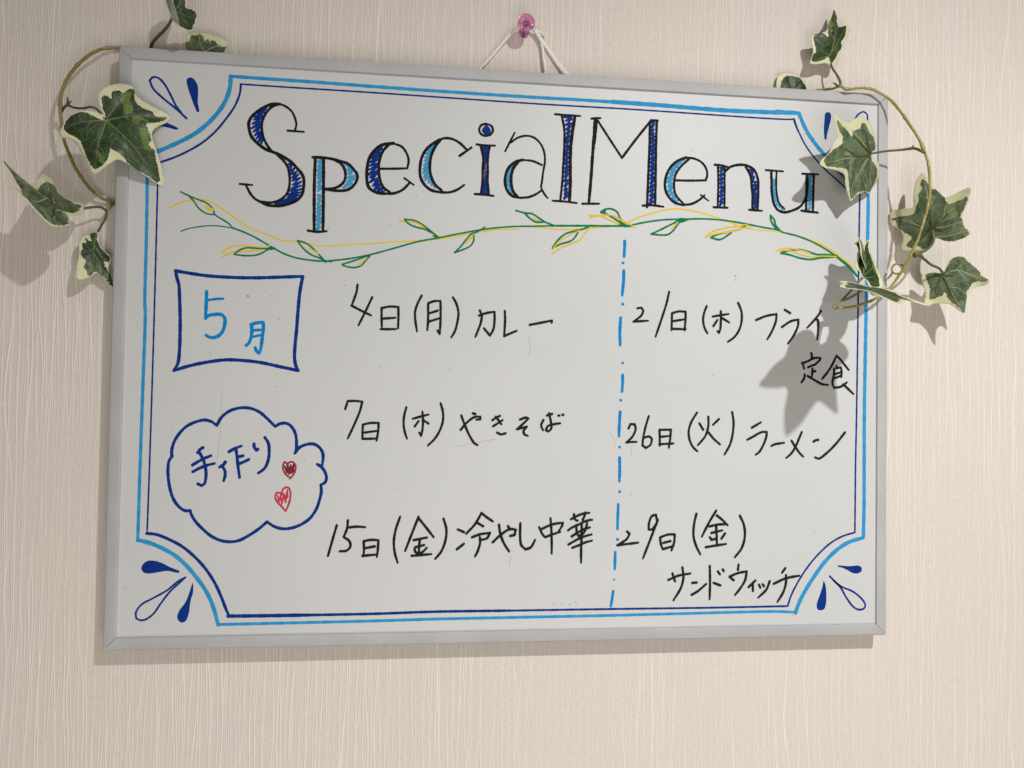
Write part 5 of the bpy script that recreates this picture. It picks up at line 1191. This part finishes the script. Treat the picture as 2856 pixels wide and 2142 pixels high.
def build_leaf(blk):
    lines = blk.strip().split('\n'); key, g, side, kk = lines[0].split(); kk = float(kk)
    rnd = random.Random(key)
    mv = list(map(float, lines[1][2:].split())); O, e1, e2, n = [Vector(mv[i:i + 3]) for i in (0, 3, 6, 9)]
    outer = green = None; greens = []; veins = []; ribs = []
    for ln in lines[2:]:
        pts = parse2(ln[2:])
        if ln[0] == 'O': outer = catmull(pts, 1.0, True)
        elif ln[0] == 'G': greens.append(pts)
        elif ln[0] == 'V': veins.append(pts)
        else: ribs.append(pts)
    cx = sum(p.x for p in outer) / len(outer); cy = sum(p.y for p in outer) / len(outer)
    size = max((p - Vector((cx, cy))).length for p in outer)
    jag = []
    for gp in greens:
        q = catmull(gp, 0.7, True); jag.append([p + Vector((rnd.uniform(-.4, .4), rnd.uniform(-.4, .4))) for p in q])
    def zf(p):                                   # curl of the blade above its plane
        d = p - Vector((cx, cy)); r2 = d.length_squared
        cr = 0.0
        for v in veins[:5]:
            a, b = v[0], v[-1]; ab = b - a; t = max(0, min(1, (p - a).dot(ab) / max(ab.length_squared, 1e-6)))
            cr = max(cr, math.exp(-((p - (a + ab * t)).length / 2.2) ** 2))
        tip = max(0.0, d.length / size - .55)
        return kk * r2 - (4.0 if key in ('star', 'rupfold') else 14.0) * tip * tip * math.sin(d.to_tuple()[0] * .09 + d.y * .05 + kk * 500 + 1.1) + (.5 if key == 'star' else 1.1) * math.sin(p.x * .13 + kk * 900 + 1) * math.sin(p.y * .12 + 2) - 0.55 * cr * (1 if side == 'top' else -1)
    verts = [p.copy() for p in outer]; edges = [(i, (i + 1) % len(outer)) for i in range(len(outer))]
    for gp in jag:
        b = len(verts); verts += gp; edges += [(b + i, b + (i + 1) % len(gp)) for i in range(len(gp))]
    x0 = min(p.x for p in outer); x1 = max(p.x for p in outer); y0 = min(p.y for p in outer); y1 = max(p.y for p in outer)
    yy = y0; row = 0
    while yy < y1:
        xx = x0 + (0.9 if row % 2 else 0)
        while xx < x1:
            p = Vector((xx + rnd.uniform(-.2, .2), yy + rnd.uniform(-.2, .2)))
            if inside(p, outer): verts.append(p)
            xx += 1.8
        yy += 1.6; row += 1
    r = delaunay_2d_cdt(verts, edges, [], 0, 1e-4)
    vv, ff = r[0], r[2]; faces = []; mi = []
    for f in ff:
        c = sum((vv[i] for i in f), Vector((0, 0))) / len(f)
        if not inside(c, outer): continue
        a = (vv[f[1]] - vv[f[0]]).cross(vv[f[2]] - vv[f[0]]) if len(f) == 3 else 1
        faces.append(tuple(f) if a > 0 else tuple(reversed(f))); mi.append(0 if any(inside(c, q) for q in jag) else 1)
    # local frame of the leaf object: x,y in the blade, z towards the viewer's side
    loc = lambda p, h=0.0: Vector((p.x * MM, p.y * MM, (zf(p) + h) * MM))
    z0 = zf(Vector((0, 0)))
    me = bpy.data.meshes.new('leaf'); me.from_pydata([Vector((p.x * MM, p.y * MM, (zf(p) - z0) * MM)) for p in vv], [], faces)
    me.polygons.foreach_set('material_index', mi)
    bmm = bmesh.new(); bmm.from_mesh(me); loose = [v for v in bmm.verts if not v.link_faces]; bmesh.ops.delete(bmm, geom=loose, context='VERTS'); bmm.to_mesh(me); bmm.free()
    ob = link('leaf', me, list(LEAFM[side]), GARL[g], True)
    def wv(v): return Vector((v.x, -v.z, v.y))
    a, b, c = wv(e1), wv(e2), wv(n); L = W(*O) + Vector((0, 0, H0)) - GARL[g].location
    ob.matrix_local = Matrix(((a.x, b.x, c.x, L.x), (a.y, b.y, c.y, L.y), (a.z, b.z, c.z, L.z), (0, 0, 0, 1)))
    so = ob.modifiers.new('thickness', 'SOLIDIFY'); so.thickness = 0.0003; so.offset = -1
    if key in LEAFLAB: ob['label'] = LEAFLAB[key]
    LEAFOB[key] = ob
    if veins:                                    # printed vein lines, a hair above the blade
        bm = bmesh.new()
        for vi, v in enumerate(veins):
            pts = catmull(v, 0.8); nn = len(pts); w0 = 0.34 if vi < 5 else 0.20; pr = None
            for i, p in enumerate(pts):
                d = (pts[min(nn - 1, i + 1)] - pts[max(0, i - 1)]).normalized(); q = Vector((-d.y, d.x)); h = w0 * (1 - .75 * i / nn)
                h *= 1.0 + rnd.uniform(-.2, .2)
                l_ = [bm.verts.new(Vector(((p + q * s_).x * MM, (p + q * s_).y * MM, (zf(p + q * s_) - z0 + 0.06 + 0.004 * vi) * MM))) for s_ in (h, -h)]
                if pr: bm.faces.new((pr[1], l_[1], l_[0], pr[0]))
                pr = l_
        mv_ = bpy.data.meshes.new('veins'); bm.to_mesh(mv_); bm.free()
        link('veins', mv_, [M_VEIN_TOP if side == 'top' else M_VEIN_UND], ob)
    for v in ribs:                               # raised moulded ribs on the underside
        pts = catmull(v, 0.9); nn = len(pts)
        link('rib', tube([Vector((p.x * MM, p.y * MM, (zf(p) - z0 + .25) * MM)) for p in pts], [(0.85 - .45 * i / nn) * MM for i in range(nn)], 8, .8, Vector((0, 0, 1))), [M_RIB], ob)
for blk in LEAF.split('@')[1:]: build_leaf(blk)

for ln in STEM.split('\n'):
    g, key, r, rest = ln.split(' ', 3); r = float(r) * MM; E = GARL[g]
    pts = [W(*p) + Vector((0, 0, H0)) for p in catmull(parse2(rest), 1.0)]; n = len(pts)
    kind, _, lf = key.partition(':')
    if kind == 'petiole':
        par = LEAFOB[lf]; bpy.context.view_layer.update(); inv = (Matrix.Translation(E.location) @ par.matrix_local).inverted()
        mesh = tube([inv @ p for p in pts], [r * (1.15 - .3 * i / n) for i in range(n)], 10)
        link('petiole', mesh, [M_PETD if g == 'left' else M_PET], par)
        continue
    rs = random.Random(key + g); nodes = [rs.uniform(0, n) for _ in range(int(n / 28))] if kind == 'stem' else []
    off = [Vector((rs.uniform(-1, 1), rs.uniform(-1, 1), rs.uniform(-1, 1))) * .00022 for _ in pts]
    pts = [p + (off[i] + off[max(0, i - 1)]) * .5 for i, p in enumerate(pts)]
    mesh = tube([p - E.location for p in pts], [r * (1 + .07 * math.sin(i * .31) + sum(.38 * math.exp(-((i - q) / 1.3) ** 2) for q in nodes)) * (1 if kind != 'bud' else max(.35, 1.25 - 1.0 * i / n)) for i in range(n)], 12)
    nm = {'stem': 'stem', 'branch': 'stem', 'bud': 'bud', 'tendril': 'tendril', 'tendril2': 'tendril'}[kind]
    link(nm, mesh, [M_PET if kind == 'bud' else (M_STEML if g == 'left' else M_STEM)], E)
